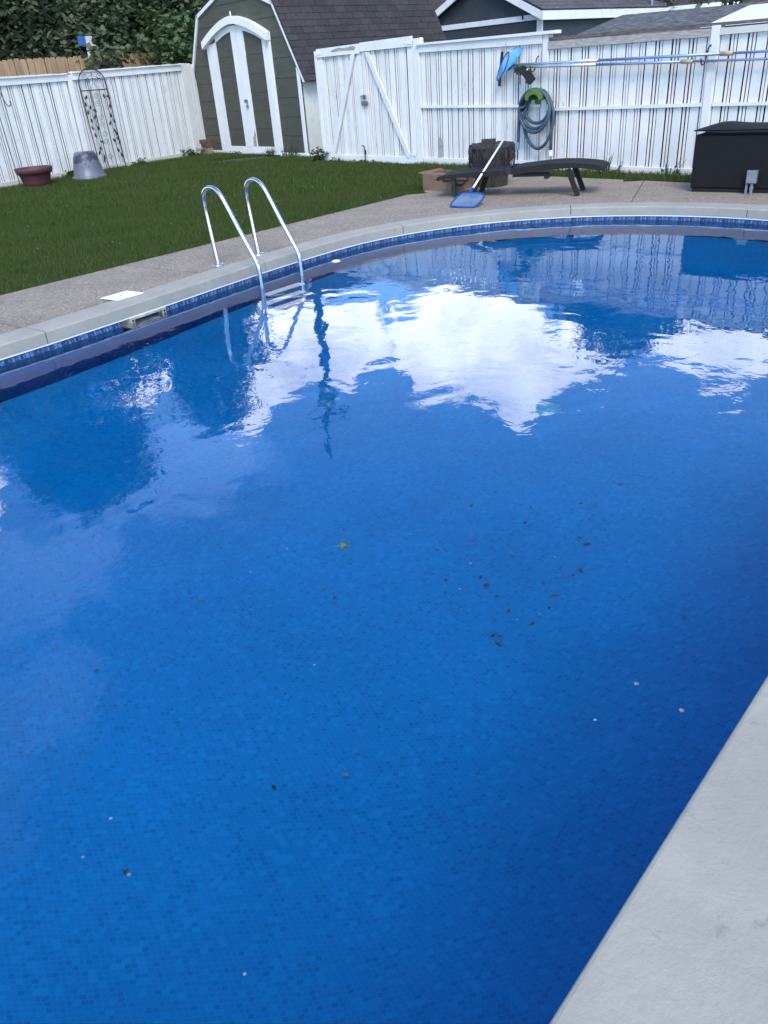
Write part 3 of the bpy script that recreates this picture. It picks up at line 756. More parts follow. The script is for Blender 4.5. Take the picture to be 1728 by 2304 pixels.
# ------------------------------------------------------------------ shed
shed = thing('garden_shed', 'grey green barn shaped garden shed with white arched double doors and charcoal roof', 'shed', SH.p, SH.rot)
SC_, KZ, EZ, PZ = -2.11, 2.86, 1.667, 3.36
def hw(z):
    if z <= EZ: return 2.12
    if z <= KZ: return 2.12 + (1.45 - 2.12) * (z - EZ) / (KZ - EZ)
    return 1.45 * (PZ - z) / (PZ - KZ)
z = .02; ph = .372
while z < PZ - .02:
    z1 = min(z + ph - .003, PZ - .005)
    zs = sorted({z, z1, *[q for q in (EZ, KZ) if z < q < z1]})
    poly = [(SC_ - hw(q), q) for q in zs][::-1] + [(SC_ + hw(q), q) for q in zs]
    poly = [(SC_ - hw(q), q) for q in zs] [::-1] + [(SC_ + hw(q), q) for q in zs]
    n = len(poly); gg = G()
    tilt = lambda q: -.022 + .008 * (q - z) / max(.01, z1 - z)
    gg.v = [(x, tilt(q), q) for x, q in poly] + [(x, .02, q) for x, q in poly]
    gg.f = [tuple(range(n)), tuple(range(2 * n - 1, n - 1, -1))] + [(i, i + n, (i + 1) % n + n, (i + 1) % n) for i in range(n)]
    part('siding_plank', gg, GREEN, shed)
    z += ph
DEP = 4.55
part('side_wall', G().box(0.0, .02, .03, DEP, -.02, 1.55), WHITE_STAIN, shed)
part('side_wall', G().box(-4.24, -4.22, .03, DEP, -.02, 1.6), WHITE_STAIN, shed)
part('rear_wall', G().prism([(-4.2, 0), (-.02, 0), (-.02, 1.5), (-.68, 2.8), (-3.54, 2.8), (-4.2, 1.5)], DEP - .03, DEP), GREEN, shed)
part('corner_board', G().prism([(-.075, .03), (.025, .03), (.025, 1.50), (-.075, 1.68)], -.042, -.021), WHITE2, shed)
part('corner_board', G().cbox(-4.25, -4.15, -.042, -.021, .03, 1.6), WHITE2, shed)
part('skirt_board', G().cbox(-4.2, -3.25, -.04, -.024, -.06, .06), WHITE2, shed)
part('skirt_board', G().cbox(-.88, .06, -.046, -.024, -.12, .05), WHITE2, shed)
def rake(a, b, w=.075):
    (x0, z0), (x1, z1) = a, b
    return G().prism([(x0, z0), (x1, z1), (x1, z1 - w), (x0, z0 - w)] if abs(x1 - x0) > abs(z1 - z0) else [(x0, z0), (x1, z1), (x1 + (w if x1 < SC_ else -w), z1), (x0 + (w if x1 < SC_ else -w), z0)], -.06, -.02)
kR, eR, kL, eL, pk_ = (-.625, 2.885), (.215, 1.40), (-3.625, 2.885), (-4.43, 1.42), (SC_, 3.40)
part('rake_board', rake(eR, kR), WHITE2, shed); part('rake_board', rake(eL, kL), WHITE2, shed)
part('rake_board', rake(kR, pk_), WHITE2, shed); part('rake_board', rake(kL, pk_), WHITE2, shed)
def roof_slab(a, b, y0, y1, th=.02):
    (x0, z0), (x1, z1) = a, b
    return G().prism([(x0, z0 + .01), (x1, z1 + .01), (x1, z1 + .01 + th), (x0, z0 + .01 + th)], y0, y1)
roofp = part('roof_deck', roof_slab(eR, kR, -.07, DEP).prism([(kR[0], kR[1] + .01), (kR[0], kR[1] + .03), (pk_[0], pk_[1] + .03), (pk_[0], pk_[1] + .01)], -.07, DEP)
     .prism([(kL[0], kL[1] + .01), (kL[0], kL[1] + .03), (pk_[0], pk_[1] + .03), (pk_[0], pk_[1] + .01)], -.07, DEP)
     .prism([(kL[0], kL[1] + .01), (kL[0], kL[1] + .03), (eL[0], eL[1] + .03), (eL[0], eL[1] + .01)], -.07, DEP), SHINGLE, shed)
def shingles(parent, mat, origin, along, slope, rows, cols, th=.012, name='shingle', maxn=300, lift=.035, joined=False):
    """staggered tabs: origin = lower corner of the slope, along = full vector along the eave, slope = full vector up the slope"""
    o, al, sp = Vector(origin), Vector(along), Vector(slope)
    nrm = al.cross(sp).normalized()
    if nrm.z < 0: nrm = -nrm
    cw, rh = al / cols, sp / rows
    me = None; G_all = G()
    for r_ in range(rows):
        sh_ = (.5 if r_ % 2 else 0) + random.uniform(-.08, .08)
        for c_ in range(-1, cols + 1):
            a, b = max(0, c_ + sh_), min(cols, c_ + 1 + sh_)
            if b - a < .05: continue
            j = random.uniform(0, .004)
            p0, p1 = o + cw * (a + .012) + rh * r_, o + cw * (b - .012) + rh * r_
            q0, q1 = p0 + rh * 1.12, p1 + rh * 1.12
            hi = nrm * (.030 + th + j); lo = nrm * .026
            vs = [p0 + nrm * .028, p1 + nrm * .028, q1 + nrm * .026, q0 + nrm * .026, p0 + hi, p1 + hi, q1 + nrm * .034, q0 + nrm * .034]
            fs = [(0, 1, 2, 3), (4, 7, 6, 5), (0, 4, 5, 1), (1, 5, 6, 2), (2, 6, 7, 3), (3, 7, 4, 0)]
            if joined: G_all.add(vs, fs)
            else: part(name, G().add(vs, fs), mat, parent)
    if joined: part(name + 's', G_all, mat, parent, kind='stuff')
shingles(shed, SHINGLE, (eR[0], -.08, eR[1]), (0, DEP + .08, 0), (kR[0] - eR[0], 0, kR[1] - eR[1]), 12, 15)
# arched double doors
def arch(x):                                          # underside of the door hood
    u = (x + 2.12) / 1.24; return 2.60 - .36 * abs(u) ** 1.75
def door(x0, x1, stile_out, stile_in, side):
    d = part('door', G().prism([(x0, .0), (x1, .0), (x1, .165), (x0, .165)], -.062, -.034), WHITE2, shed)
    n = 8; xs = [x0 + (x1 - x0) * k / n for k in range(n + 1)]
    tops = [(x, arch(x)) for x in xs]
    so = (x0, x0 + stile_out) if side < 0 else (x1 - stile_out, x1); si = (x1 - stile_in, x1) if side < 0 else (x0, x0 + stile_in)
    a = max(so[0], x0), so[1]
    part('stile', G().prism([(a[0], .168), (a[1], .168), (a[1], arch(a[1]) - .10), (a[0], arch(a[0]) - .02)], -.062, -.034), WHITE2, d)
    part('stile', G().prism([(si[0], .168), (si[1], .168), (si[1], arch(si[1]) - .01), (si[0], arch(si[0]) - .01)], -.064, -.034), WHITE2, d)
    mid = [x for x in np.linspace(so[1] if side < 0 else si[1], si[0] if side < 0 else so[0], 9)]
    part('top_rail', G().prism([(x, arch(x) - .115) for x in mid] + [(x, arch(x) - .004) for x in reversed(mid)], -.062, -.034), WHITE2, d)
    z = .168; m0, m1 = mid[0], mid[-1]
    while z < 2.5:
        z1 = z + .366
        xsq = [x for x in np.linspace(m0, m1, 9)]
        top = [(x, min(z1 - .006, arch(x) - .10)) for x in xsq]
        if max(q for _, q in top) > z + .02:
            top = [(x, max(q, z + .002)) for x, q in top]
            part('door_plank', G().prism([(m0, z), (m1, z)] + top[::-1], -.044 + random.uniform(-.002, .002), -.03), GREEN, d)
        z = z1
    hx = x0 if side < 0 else x1
    for hz in (2.17 if side < 0 else 2.15, .20):
        part('hinge', G().box(hx - .05, hx + .05, -.068, -.064, hz - .012, hz + .012).box(hx - .012, hx + .012, -.072, -.064, hz - .06, hz + .05), WHITE2, d)
    return d
dl_ = door(-3.245, -2.064, .265, .245, -1); dr_ = door(-2.058, -.985, .165, .225, 1)
dr_.location = (.0, 0, 0)
part('latch', G().box(-2.115, -1.975, -.072, -.065, 1.075, 1.135).box(-2.0, -1.975, -.085, -.07, 1.02, 1.09).lathe([(.02, -.03), (.035, -.02), (.035, .02), (.02, .03)], 8, (-1.985, -.085, 1.0)), GALV, dr_)
part('peeled_patch', G().prism([(-1.98, .17), (-1.85, .17), (-1.835, .45), (-1.87, .52), (-1.91, .40), (-1.955, .36)], -.0665, -.063), BAREWOOD, dr_)
part('door_casing', G().cbox(-3.40, -3.252, -.055, -.022, -.10, 2.30), WHITE2, shed)
part('door_casing', G().cbox(-.978, -.875, -.055, -.022, -.10, 2.32), WHITE2, shed)
xs = np.linspace(-3.43, -.865, 17)
hood = lambda x: 2.755 - .40 * abs((x + 2.13) / 1.28) ** 1.6
part('door_hood', G().prism([(x, hood(x) - .145) for x in xs] + [(x, hood(x)) for x in xs[::-1]], -.16, -.022), WHITE2, shed)
part('finial', G().lathe([(.016, 0), (.02, .05), (.012, .09)], 8, (-2.14, -.10, 2.75)), WHITE2, shed)

# bricks stacked at the shed corner
for k, (m, lab, dx) in enumerate([(BRICKT, 'tan brick at the bottom of the small stack by the shed corner', 0), (BRICKT, 'tan brick second from the bottom of the small stack by the shed corner', -.03),
                       (BRICKR, 'light reddish brick below the topmost one of the small stack by the shed', -.02), (BRICKR, 'dark red brick on top of the small stack by the shed corner', -.05)]):
    b_ = solo('brick', G().cbox(-.15, .15, -.08, .08, 0, .088, .008), m, lab, 'brick', SH.at(-3.60 + dx, -.34, -.03 + .09 * k), SH.rot + random.uniform(-.12, .12), 'bricks stacked by the shed')

# ------------------------------------------------------------------ neighbouring buildings
garage = thing('neighbour_garage', 'blue grey garage with white trim and dark roof behind the right fence', 'building', FR.at(0, 10, 0), FR.rot)
GL_, GR_, GEZ = -6.9, -2.26, 2.46; GM = (GL_ + GR_) / 2 ; GPK = GEZ + 1.02
part('gable_wall', G().prism([(GL_, 0), (GR_, 0), (GR_, GEZ + .05), (GM, GPK), (GL_, GEZ + .05)], 0, .1), BLUEGREY, garage)
part('side_wall', G().box(GR_ - .1, GR_, .1, 6.2, 0, GEZ), BLUEGREY, garage)
part('gable_trim', G().box(GL_, GR_ - .12, -.03, 0, GEZ - .02, GEZ + .115), CLEANWHITE, garage)
part('corner_board', G().box(GR_ - .17, GR_ + .02, -.035, .0, 0, GEZ + .02), CLEANWHITE, garage)
part('rake_board', G().prism([(GR_ + .12, GEZ - .04), (GR_ + .12, GEZ + .16), (GM, GPK + .22), (GM, GPK + .04)], -.22, -.17), CLEANWHITE, garage)
part('rake_board', G().prism([(GL_ - .12, GEZ - .04), (GM, GPK + .04), (GM, GPK + .22), (GL_ - .12, GEZ + .16)], -.22, -.17), CLEANWHITE, garage)
part('fascia_board', G().box(GR_ + .10, GR_ + .16, -.22, 6.4, GEZ - .05, GEZ + .17), CLEANWHITE, garage)
part('soffit', G().box(GR_, GR_ + .10, -.16, 6.4, GEZ - .03, GEZ - .01), CLEANWHITE, garage)
part('roof_deck', G().prism([(GR_ + .15, GEZ + .175), (GM, GPK + .225), (GM, GPK + .245), (GR_ + .15, GEZ + .195)], -.2, 6.4).prism([(GL_ - .15, GEZ + .175), (GM, GPK + .225), (GM, GPK + .245), (GL_ - .15, GEZ + .195)], -.2, 6.4), SHINGLE2, garage)
shingles(garage, SHINGLE2, (GR_ + .17, -.22, GEZ + .17), (0, 6.6, 0), (GM - GR_ - .17, 0, GPK + .05 - GEZ), 11, 15)
part('wall_bracket', G().box(-2.95, -2.91, -.06, -.03, GEZ + .02, GEZ + .12), BLACKMETAL, garage)

low = thing('low_roofed_building', 'low building with a streaked grey shingle roof and pale end just behind the right fence', 'building', FR.at(0, 0, 0), FR.rot)
ea, eb, ra, rb = Vector((3.75, 2.6, 1.70)), Vector((14, 2.6, 1.66)), Vector((2.75, 6.2, 2.16)), Vector((14, 6.2, 1.98))
g = G(); rows_ = 26
for k in range(rows_):
    a0, b0 = ea.lerp(ra, k / rows_), eb.lerp(rb, k / rows_); a1, b1 = ea.lerp(ra, (k + 1) / rows_), eb.lerp(rb, (k + 1) / rows_)
    u = Vector((0, 0, .022))
    g.add([a0, b0, b0 + u, a0 + u, a1 + u * .3, b1 + u * .3], [(0, 1, 2, 3), (3, 2, 5, 4)])
part('shingle_courses', g, STREAK, low, kind='stuff')
part('wall', G().box(4.0, 13.8, 2.9, 3.0, 0, 1.65), DARKWOOD_GAPSHADE, low)
part('fascia_board', G().box(3.75, 14, 2.56, 2.6, 1.58, 1.72), DARKWOOD_GAPSHADE, low)
wp = [ea.lerp(eb, .34), eb, rb.lerp(ra, .0), ra.lerp(rb, .30).lerp(ra.lerp(rb, .52), .5)]
g = G(); lift = Vector((0, 0, .035))
q0, q1 = Vector((6.2, 3.2, 0)), Vector((5.0, 6.0, 0))
def on_low(x, y):
    f = (y - 2.6) / 3.6; xl = ea.x + (ra.x - ea.x) * f; s_ = (x - xl) / (14 - xl)
    return Vector((x, y, (ea.lerp(ra, f)).lerp(eb.lerp(rb, f), s_).z + .03))
g.add([on_low(6.35, 2.75), on_low(13.8, 2.75), on_low(13.8, 6.0), on_low(5.75, 5.6)], [(0, 1, 2, 3)])
part('white_glare_section', g, CLEANWHITE, low)  # white roof section with the sun glare put into its colour

br = thing('brown_roofed_house', 'house with a brown roof just showing between the shed roof and the blue garage', 'house', SH.at(-10.2, 16, 0), SH.rot)
part('wall', G().box(-4, 2.0, .3, 5, 0, 3.1), CLEANWHITE, br)
part('roof', G().prism([(-4.3, 3.0), (2.3, 3.05), (2.0, 3.4), (-1.0, 4.6), (-4.3, 3.4)], 0, 5.3), BROWNROOF, br)
wh = thing('white_house', 'white house corner with a grey downpipe far behind the right fence', 'house', (11.3, 32, 0), -.25)
part('wall', G().box(-.6, 1.3, 0, 5, 0, 2.55), CLEANWHITE, wh)
part('roof', G().prism([(-1.6, 2.74), (1.7, 2.74), (1.7, 3.1), (-1.6, 3.4)], -.3, 5.3), SHINGLE2, wh)
part('gutter', G().box(-1.6, 1.75, -.42, -.30, 2.60, 2.74), CLEANWHITE, wh)
part('downpipe', G().tube([(1.1, -.15, 0), (1.1, -.15, 2.4), (1.5, -.3, 2.62)], .05, 6), CLEANWHITE, wh)
part('window', G().box(.55, .95, -.03, 0, 1.6, 2.4), DARKWOOD_GAPSHADE, wh)
bh = thing('brown_roofed_house', 'low house with a dark brown roof at the far right beyond the trees', 'house', (14.6, 30, 0), -.2)
part('wall', G().box(-1.2, 6, .2, 5, 0, 2.25), CLEANWHITE, bh)
part('roof', G().prism([(-2.1, 2.25), (7, 2.25), (6, 3.1), (0, 2.95)], 0, 5.2), BROWNROOF, bh)
vp = solo('vent_pipe', G().tube([(0, 0, 0), (0, 0, 3.6)], .05, 8), GALV, 'thin grey pipe standing in front of the white house', 'pipe', (9.75, 29, 0))

# utility pole beyond the shed (its mirror image lies in the pool)
up_ = thing('utility_pole', 'tall wooden utility pole with a transformer, seen mirrored in the pool', 'pole', (-1.72, 27, 0))
part('shaft', G().tube([(0, 0, 0), (.05, 0, 4), (-.03, 0, 8), (0, 0, 10.9)], [.17, .16, .14, .07], 10), BARKTREE, up_)
part('transformer', G().lathe([(.05, 0), (.30, .05), (.30, .9), (.22, 1.02), (.05, 1.1)], 14, (.0, -.36, 7.9)), GALV, up_, True)
part('cross_arm', G().box(-.75, .75, -.16, -.05, 9.3, 9.42), BARKTREE, up_)
part('insulator', G().lathe([(.03, 0), (.05, .06), (.03, .14)], 8, (-.6, -.1, 9.42)).lathe([(.03, 0), (.05, .06), (.03, .14)], 8, (.6, -.1, 9.42)), GALV, up_)

# ------------------------------------------------------------------ trees
def leaf_cloud(centers, per, spread, size, droop=.5, narrow=.38):
    C_ = np.repeat(np.asarray(centers), per, axis=0); n = len(C_)
    p = C_ + rng.normal(0, spread, (n, 3)) * np.array([1, 1, .75])
    a = rng.uniform(0, 6.283, n); el = -rng.uniform(-.35, 1.2, n) * droop
    d = np.c_[np.cos(a) * np.cos(el), np.sin(a) * np.cos(el), np.sin(el)]
    roll = rng.uniform(-.9, .9, n); s0 = np.c_[-np.sin(a), np.cos(a), np.zeros(n)]; u = np.cross(d, s0)
    s = s0 * np.cos(roll)[:, None] + u * np.sin(roll)[:, None]
    L = size * rng.uniform(.6, 1.35, n)[:, None]; w = L * narrow
    V = np.stack([p, p + d * L * .45 + s * w, p + d * L, p + d * L * .45 - s * w], 1)
    return V
def tree(name, label, x, y, trunk_h, ells, nclus, per, size, mat, spread=.28, group='trees behind the left fence', droop=.8, narrow=.38):
    t = thing(name, label, 'tree', (x, y, 0), 0, group)
    g = G(); top = max(e[2] + e[5] * .5 for e in ells)
    g.tube([(0, 0, -.1), (.06, .04, trunk_h * .5), (-.03, .05, trunk_h), (.02, 0, top)], [.22, .17, .14, .03], 9)
    cs = []
    w = np.array([e[3] * e[4] * e[5] for e in ells]) ** .75; w /= w.sum()
    for e, k in zip(ells, (w * nclus).astype(int) + 1):
        v = rng.normal(0, 1, (k, 3)); v /= np.linalg.norm(v, axis=1)[:, None]
        rr = rng.uniform(.25, 1, k) ** .45
        lump = 1 + .22 * np.sin(v[:, 0] * 5 + e[0]) * np.sin(v[:, 1] * 4.3 + e[1]) + .15 * np.sin(v[:, 2] * 7)
        cs.append(np.array(e[:3]) + v * (rr * lump)[:, None] * np.array(e[3:6]))
    cs = np.concatenate(cs); cs = cs[cs[:, 2] > .3]
    for c in cs[rng.choice(len(cs), min(16, len(cs)), False)]:
        z0 = min(trunk_h, c[2] * .6); g.tube([(0, 0, z0), (c[0] * .5, c[1] * .5, (z0 + c[2]) / 2 + .25), tuple(c)], [.07, .045, .012], 6)
    part('trunk', g, BARKTREE, t, True)
    np_quads('crown', leaf_cloud(cs, per, spread, size, droop, narrow), mat, t)
    return t
# (x,y,z, rx,ry,rz) crown lobes relative to the trunk
tree('broadleaf_tree', 'tallest dark tree behind the left white fence', -9.9, 25.5, 3, [(-.7, 0, 7.4, 2.5, 2.1, 3.8), (-.7, .2, 10.0, 2.3, 1.9, 1.6), (-2.3, 0, 7.6, 1.6, 1.6, 3.2), (-1.0, -.3, 4.4, 2.6, 2.2, 2.4), (.9, -1, 2.8, 2.0, 1.4, 1.5)], 1350, 34, .17, LEAFDARK)
tree('broadleaf_tree', 'narrower dark tree beside the shed behind the tan picket fence', -5.9, 26.8, 2.5, [(.2, 0, 5.5, 1.8, 1.8, 3.2), (.2, 0, 8.0, 1.2, 1.2, 1.6), (-.6, -1.6, 3.0, 1.8, 1.4, 1.8)], 620, 32, .17, LEAFDARK)
tree('broadleaf_tree', 'yellow green tree with drooping leaves at the far left edge', -10.95, 21.7, 2.2, [(0, 0, 5.2, 1.9, 2, 2.4), (.6, -.8, 3.4, 1.7, 1.5, 1.6)], 420, 32, .19, LEAFLIGHT, droop=1.2, narrow=.2)
tree('broadleaf_tree', 'bushy dark tree hanging over the middle of the picket fence', -7.3, 22.6, 1.6, [(0, 0, 3.4, 1.9, 1.4, 1.7), (.5, -.5, 2.7, 1.2, 1.0, .85), (.2, .2, 4.8, 1.5, 1.2, 1.2), (1.7, -1.65, 2.2, .55, .35, .30), (1.0, -.9, 2.7, 1.0, .6, .6)], 620, 32, .15, LEAFDARK, .22)
tree('broadleaf_tree', 'bushy mid green tree with paler leaf tips close to the shed', -4.9, 24.3, 1.6, [(0, 0, 3.6, 1.5, 1.3, 2.0), (-.5, -.8, 2.8, 1.1, .8, .9), (.1, 0, 5.4, 1.1, 1.0, 1.1), (.33, -1.95, 2.2, .8, .35, .32), (.8, -1.6, 2.5, .7, .5, .45)], 520, 32, .16, LEAFMID, .22)
tree('broadleaf_tree', 'dense dark bush behind the pickets on the left', -8.9, 22.0, 1.4, [(0, 0, 3.3, 1.7, 1.2, 1.6), (.9, 0, 3.9, 1.2, 1.1, 1.5)], 420, 32, .15, LEAFDARK, .22)
tree('broadleaf_tree', 'green tree far behind the garage on the right', 11.2, 32.8, 3, [(0, 0, 7.2, 2.6, 2, 2.5), (-1.5, 0, 6.6, 1.5, 1.4, 2.6), (1.8, 0, 6.0, 1.8, 1.4, 2.4), (0, 0, 4.0, 2.6, 1.6, 1.8)], 1300, 30, .2, LEAFMID, group='trees behind the right fence')
tree('broadleaf_tree', 'dark green tree behind the low roof at the far right', 16.8, 36, 3, [(0, 0, 4.6, 2.8, 2, 2.4), (2.5, 0, 4.0, 2.2, 2, 2.2)], 420, 30, .2, LEAFDARK, group='trees behind the right fence')
# bird box on a post among the leaves
bb = thing('post_box', 'small white and blue box on a thin white post among the trees', 'box', (-5.93, 20.92, 0), FL.rot)
part('post', G().beam((.0, 0, 0), (-.0, 0, 2.58), .05, .05, (0, 1, 0)), WHITE2, bb)
part('panel', G().cbox(-.05, .13, -.06, .10, 2.46, 2.63), WHITE_STAIN, bb)
part('panel', G().cbox(-.20, -.07, -.05, .05, 2.45, 2.64), SIGNBLUE, bb, label='blue painted panel')
part('ledge', G().box(-.07, .16, -.10, .10, 2.44, 2.458), WHITE2, bb)

# ------------------------------------------------------------------ weeds
def weed(label, x, y, n, r, h, size, tall=0, grp='weeds at the foot of the fences'):
    t = thing('weed', label, 'plant', (x, y, -.035), 0, grp)
    cs = np.c_[rng.normal(0, r * .5, n), rng.normal(0, r * .35, n), rng.uniform(.02, h, n)]
    np_quads('leaves', leaf_cloud(cs, 5, .03, size, .5, .45), WEED, t)
    g = G()
    for _ in range(6 + tall):
        a = random.uniform(0, 6.28); d = random.uniform(0, r * .6); k = random.uniform(.5, 1) * (h * (2.2 if tall else .9))
        g.tube([(d * math.cos(a), d * math.sin(a) * .6, 0), (d * 1.2 * math.cos(a), d * math.sin(a) * .7, k * .6), (d * 1.7 * math.cos(a) + .03, d * math.sin(a), k)], [.005, .004, .001], 4)
    part('stem', g, WEED, t, kind='stuff')
for lab, s_, y_, fr_, a in [
    ('leafy weed filling the gap between shed corner and gate', .02, -.16, FR, (34, .18, .24, .06)),
    ('low broad leaved weed at the foot of the left gate leaf', .55, -.15, FR, (18, .26, .08, .045)),
    ('small weed under the middle of the two gate leaves', 1.5, -.15, FR, (14, .26, .08, .045)),
    ('broad leaved weed clump at the corner of left fence and brick stack', 5.1, -.22, FL, (40, .28, .18, .06)),
    ('low weed beside the upturned grey pot', 1.65, -.15, FL, (30, .2, .13, .06)),
    ('small weed at the foot of the iron trellis', 3.5, -.12, FL, (22, .22, .14, .06))]:
    p_ = fr_.at(s_, y_); weed(lab, p_.x, p_.y, *a)
for lab, s_, a in [('tall grassy weed growing up in front of the right shed door', -1.25, (12, .2, .12, .045, 16)), ('dry grassy weed at the shed corner right of the doors', -.45, (12, .3, .14, .045, 20)), ('low weed in front of the left shed door', -2.75, (14, .25, .08, .06, 0))]:
    p_ = SH.at(s_, -.18); weed(lab, p_.x, p_.y, *a)
p_ = FR.at(6.75, -.2); weed('tall thin grass stalks at the fence between lounge chair and deck box', p_.x, p_.y, 8, .3, .14, .06, 8)
p_ = FR.at(7.75, -.2); weed('thin grass tuft beside the black deck box', p_.x, p_.y, 8, .2, .12, .05, 5)

# ------------------------------------------------------------------ trellis, shepherd's hook, pots
tr = thing('garden_trellis', 'black iron arched trellis with leaves leaning on the left white fence', 'trellis', FL.at(0, -.12, 0), FL.rot)
x0, x1, zb = 2.395, 3.10, 1.555
archp = [(x0, -.05, -.05), (x0, 0, .8), (x0, .03, zb + .12)] + [(2.7475 + .3525 * math.cos(a), .03, zb + .12 + .29 * math.sin(a)) for a in np.linspace(math.pi, 0, 15)][1:-1] + [(x1, .03, zb + .12), (x1, 0, .8), (x1, -.05, -.05)]
part('frame', G().tube(archp, .011, 6), BLACKMETAL, tr)
part('crossbar', G().tube([(x0, .02, zb), (x1, .02, zb)], .010, 6), BLACKMETAL, tr)
part('crossbar', G().tube([(x0, -.045, .02), (x1, -.045, .02)], .007, 6), BLACKMETAL, tr)
for x in (2.63, 2.865): part('upright_bar', G().tube([(x, .02, zb), (x, -.045, -.05)], .008, 6), BLACKMETAL, tr)
def spiral(cx, cz, r, turns=1.5, y=.0): return [(cx + r * (1 - k / 26) * math.cos(k / 20 * turns * 6.28), y, cz + r * (1 - k / 26) * math.sin(k / 20 * turns * 6.28)) for k in range(21)]
for cx, cz in [(2.74, 1.44), (2.72, 1.29), (2.76, 1.02), (2.75, .88), (2.76, .70), (2.74, .55), (2.77, .25), (2.6, 1.72), (2.9, 1.72), (2.56, 1.80), (2.92, 1.80)]:
    part('scroll', G().tube(spiral(cx, cz, .065, 1.4), .004, 4), BLACKMETAL, tr)
for pts in ([(2.5, 1.6), (2.56, 1.75), (2.74, 1.84)], [(2.99, 1.6), (2.93, 1.75), (2.75, 1.84)], [(2.66, 1.58), (2.74, 1.68), (2.74, 1.9)], [(2.84, 1.58), (2.75, 1.68), (2.745, 1.9)], [(2.78, 1.4), (2.82, 1.15), (2.72, .95)], [(2.8, .6), (2.76, .4), (2.8, .1)]):
    part('scroll', G().tube(rounded([(a, .0, b) for a, b in pts], 2), .004, 4), BLACKMETAL, tr)
for pts in ([(2.42, 1.45), (2.5, 1.25), (2.46, 1.0), (2.53, .75), (2.46, .5), (2.57, .3), (2.6, .05)], [(2.98, 1.4), (2.93, 1.25), (3.07, 1.05), (2.98, .85), (3.08, .65), (2.95, .5), (3.08, .3), (3.08, .1)], [(2.56, 1.12), (2.52, 1.0), (2.6, .8)]):
    part('vine_stem', G().tube(rounded([(a, -.005, b) for a, b in pts], 2), .005, 4), BLACKMETAL, tr)
lm = None
for k, (a, b) in enumerate([(2.47, 1.43), (2.42, 1.3), (2.52, 1.24), (2.43, 1.15), (2.58, 1.05), (2.47, .99), (2.45, .85), (2.6, .83), (2.49, .7), (2.54, .44), (2.49, .36), (2.6, .26), (2.58, .2), (2.94, 1.43), (3.04, 1.23), (3.01, 1.05), (3.08, .93), (2.95, .9), (3.04, .74), (3.08, .69), (3.08, .6), (2.96, .56), (3.1, .51), (3.01, .36), (3.08, .25)]):
    if lm is None:
        lm = G().prism([(0, -.05), (.02, -.02), (.022, .01), (0, .055), (-.022, .01), (-.02, -.02)], -.004, .004).mesh('leaf'); lm.materials.append(BLACKMETAL)
    o = part('leaf', lm, BLACKMETAL, tr); o.location = (a, -.012, b); o.rotation_euler = (0, random.uniform(-.6, .6), random.uniform(-.3, .3))
for a, b in [(2.6, 1.17), (3.04, 1.41), (2.61, .56)]:
    part('bird', G().prism([(a - .06, b + .03), (a - .02, b + .005), (a + .03, b - .03), (a + .07, b - .035), (a + .04, b), (a + .06, b + .035), (a + .01, b + .02)], -.016, -.008), BLACKMETAL, tr)

hk = thing('shepherd_hook', 'thin black shepherd hook stake at the far left beside the maroon pot', 'garden hook', FL.at(.36, -.14, 0), FL.rot)
part('stake', G().tube([(0, 0, -.1), (-.01, .03, 1.25), (-.03, .03, 1.7)], .009, 6), BLACKMETAL, hk)
part('hook', G().tube(rounded([(-.03, .03, 1.7), (0, .03, 1.84), (.1, .03, 1.8), (.15, .03, 1.60), (.19, .02, 1.44), (.24, .01, 1.38), (.29, 0, 1.42), (.28, 0, 1.48)], 2), .008, 6), BLACKMETAL, hk)

pot = thing('flower_pot', 'wide empty maroon plastic pot on the grass by the left fence', 'pot', (-6.27, 16.62, -.03))
part('body', G().lathe([(.235, 0), (.26, .10), (.295, .245), (.30, .25)], 32), REDPOT, pot, True)
part('rim', G().lathe([(.30, .243), (.335, .268), (.355, .35), (.345, .362), (.325, .355), (.305, .28), (.28, .22), (.02, .20)], 32), REDPOT, pot, True)
pot2 = thing('flower_pot', 'grey weathered pot standing upside down beside the trellis', 'pot', (-5.45, 17.33, -.03))
part('body', G().lathe([(.325, .0), (.325, .06), (.305, .075), (.275, .26), (.24, .42), (.20, .51), (.165, .525), (.05, .52)], 32), GREYPOT, pot2, True)
part('rim', G().lathe([(.322, .0), (.338, .005), (.338, .075), (.31, .085)], 32), GREYPOT, pot2, True)

# ------------------------------------------------------------------ things hung on the right fence
def hang(name, label, cat): return thing(name, label, cat, FR.p, FR.rot)
for lab, a, b, r_, jx in [('upper of two long blue telescopic poles hooked along the right fence', (4.93, -.10, 1.437), (9.6, -.13, 1.375), .017, 8.2), ('lower of two long blue telescopic poles hooked along the right fence', (4.90, -.13, 1.405), (9.6, -.10, 1.285), .0165, 7.68)]:
    t = hang('telescopic_pole', lab, 'pole'); t['group'] = 'poles along the fence'
    A, B = Vector(a), Vector(b); mid = A.lerp(B, .32); jn = A.lerp(B, (jx - A.x) / (B.x - A.x)); jn2 = A.lerp(B, (jx + .16 - A.x) / (B.x - A.x))
    part('tube', G().tube([A, mid], r_ * 1.05, 10), POLEALU, t, True); part('tube', G().tube([mid, jn], r_, 10), POLEBLUE, t, True)
    part('grip', G().tube([jn, jn2], r_ * 1.5, 10), TAPE, t, True); part('tube', G().tube([jn2, B], r_ * .85, 10), POLEBLUE, t, True)
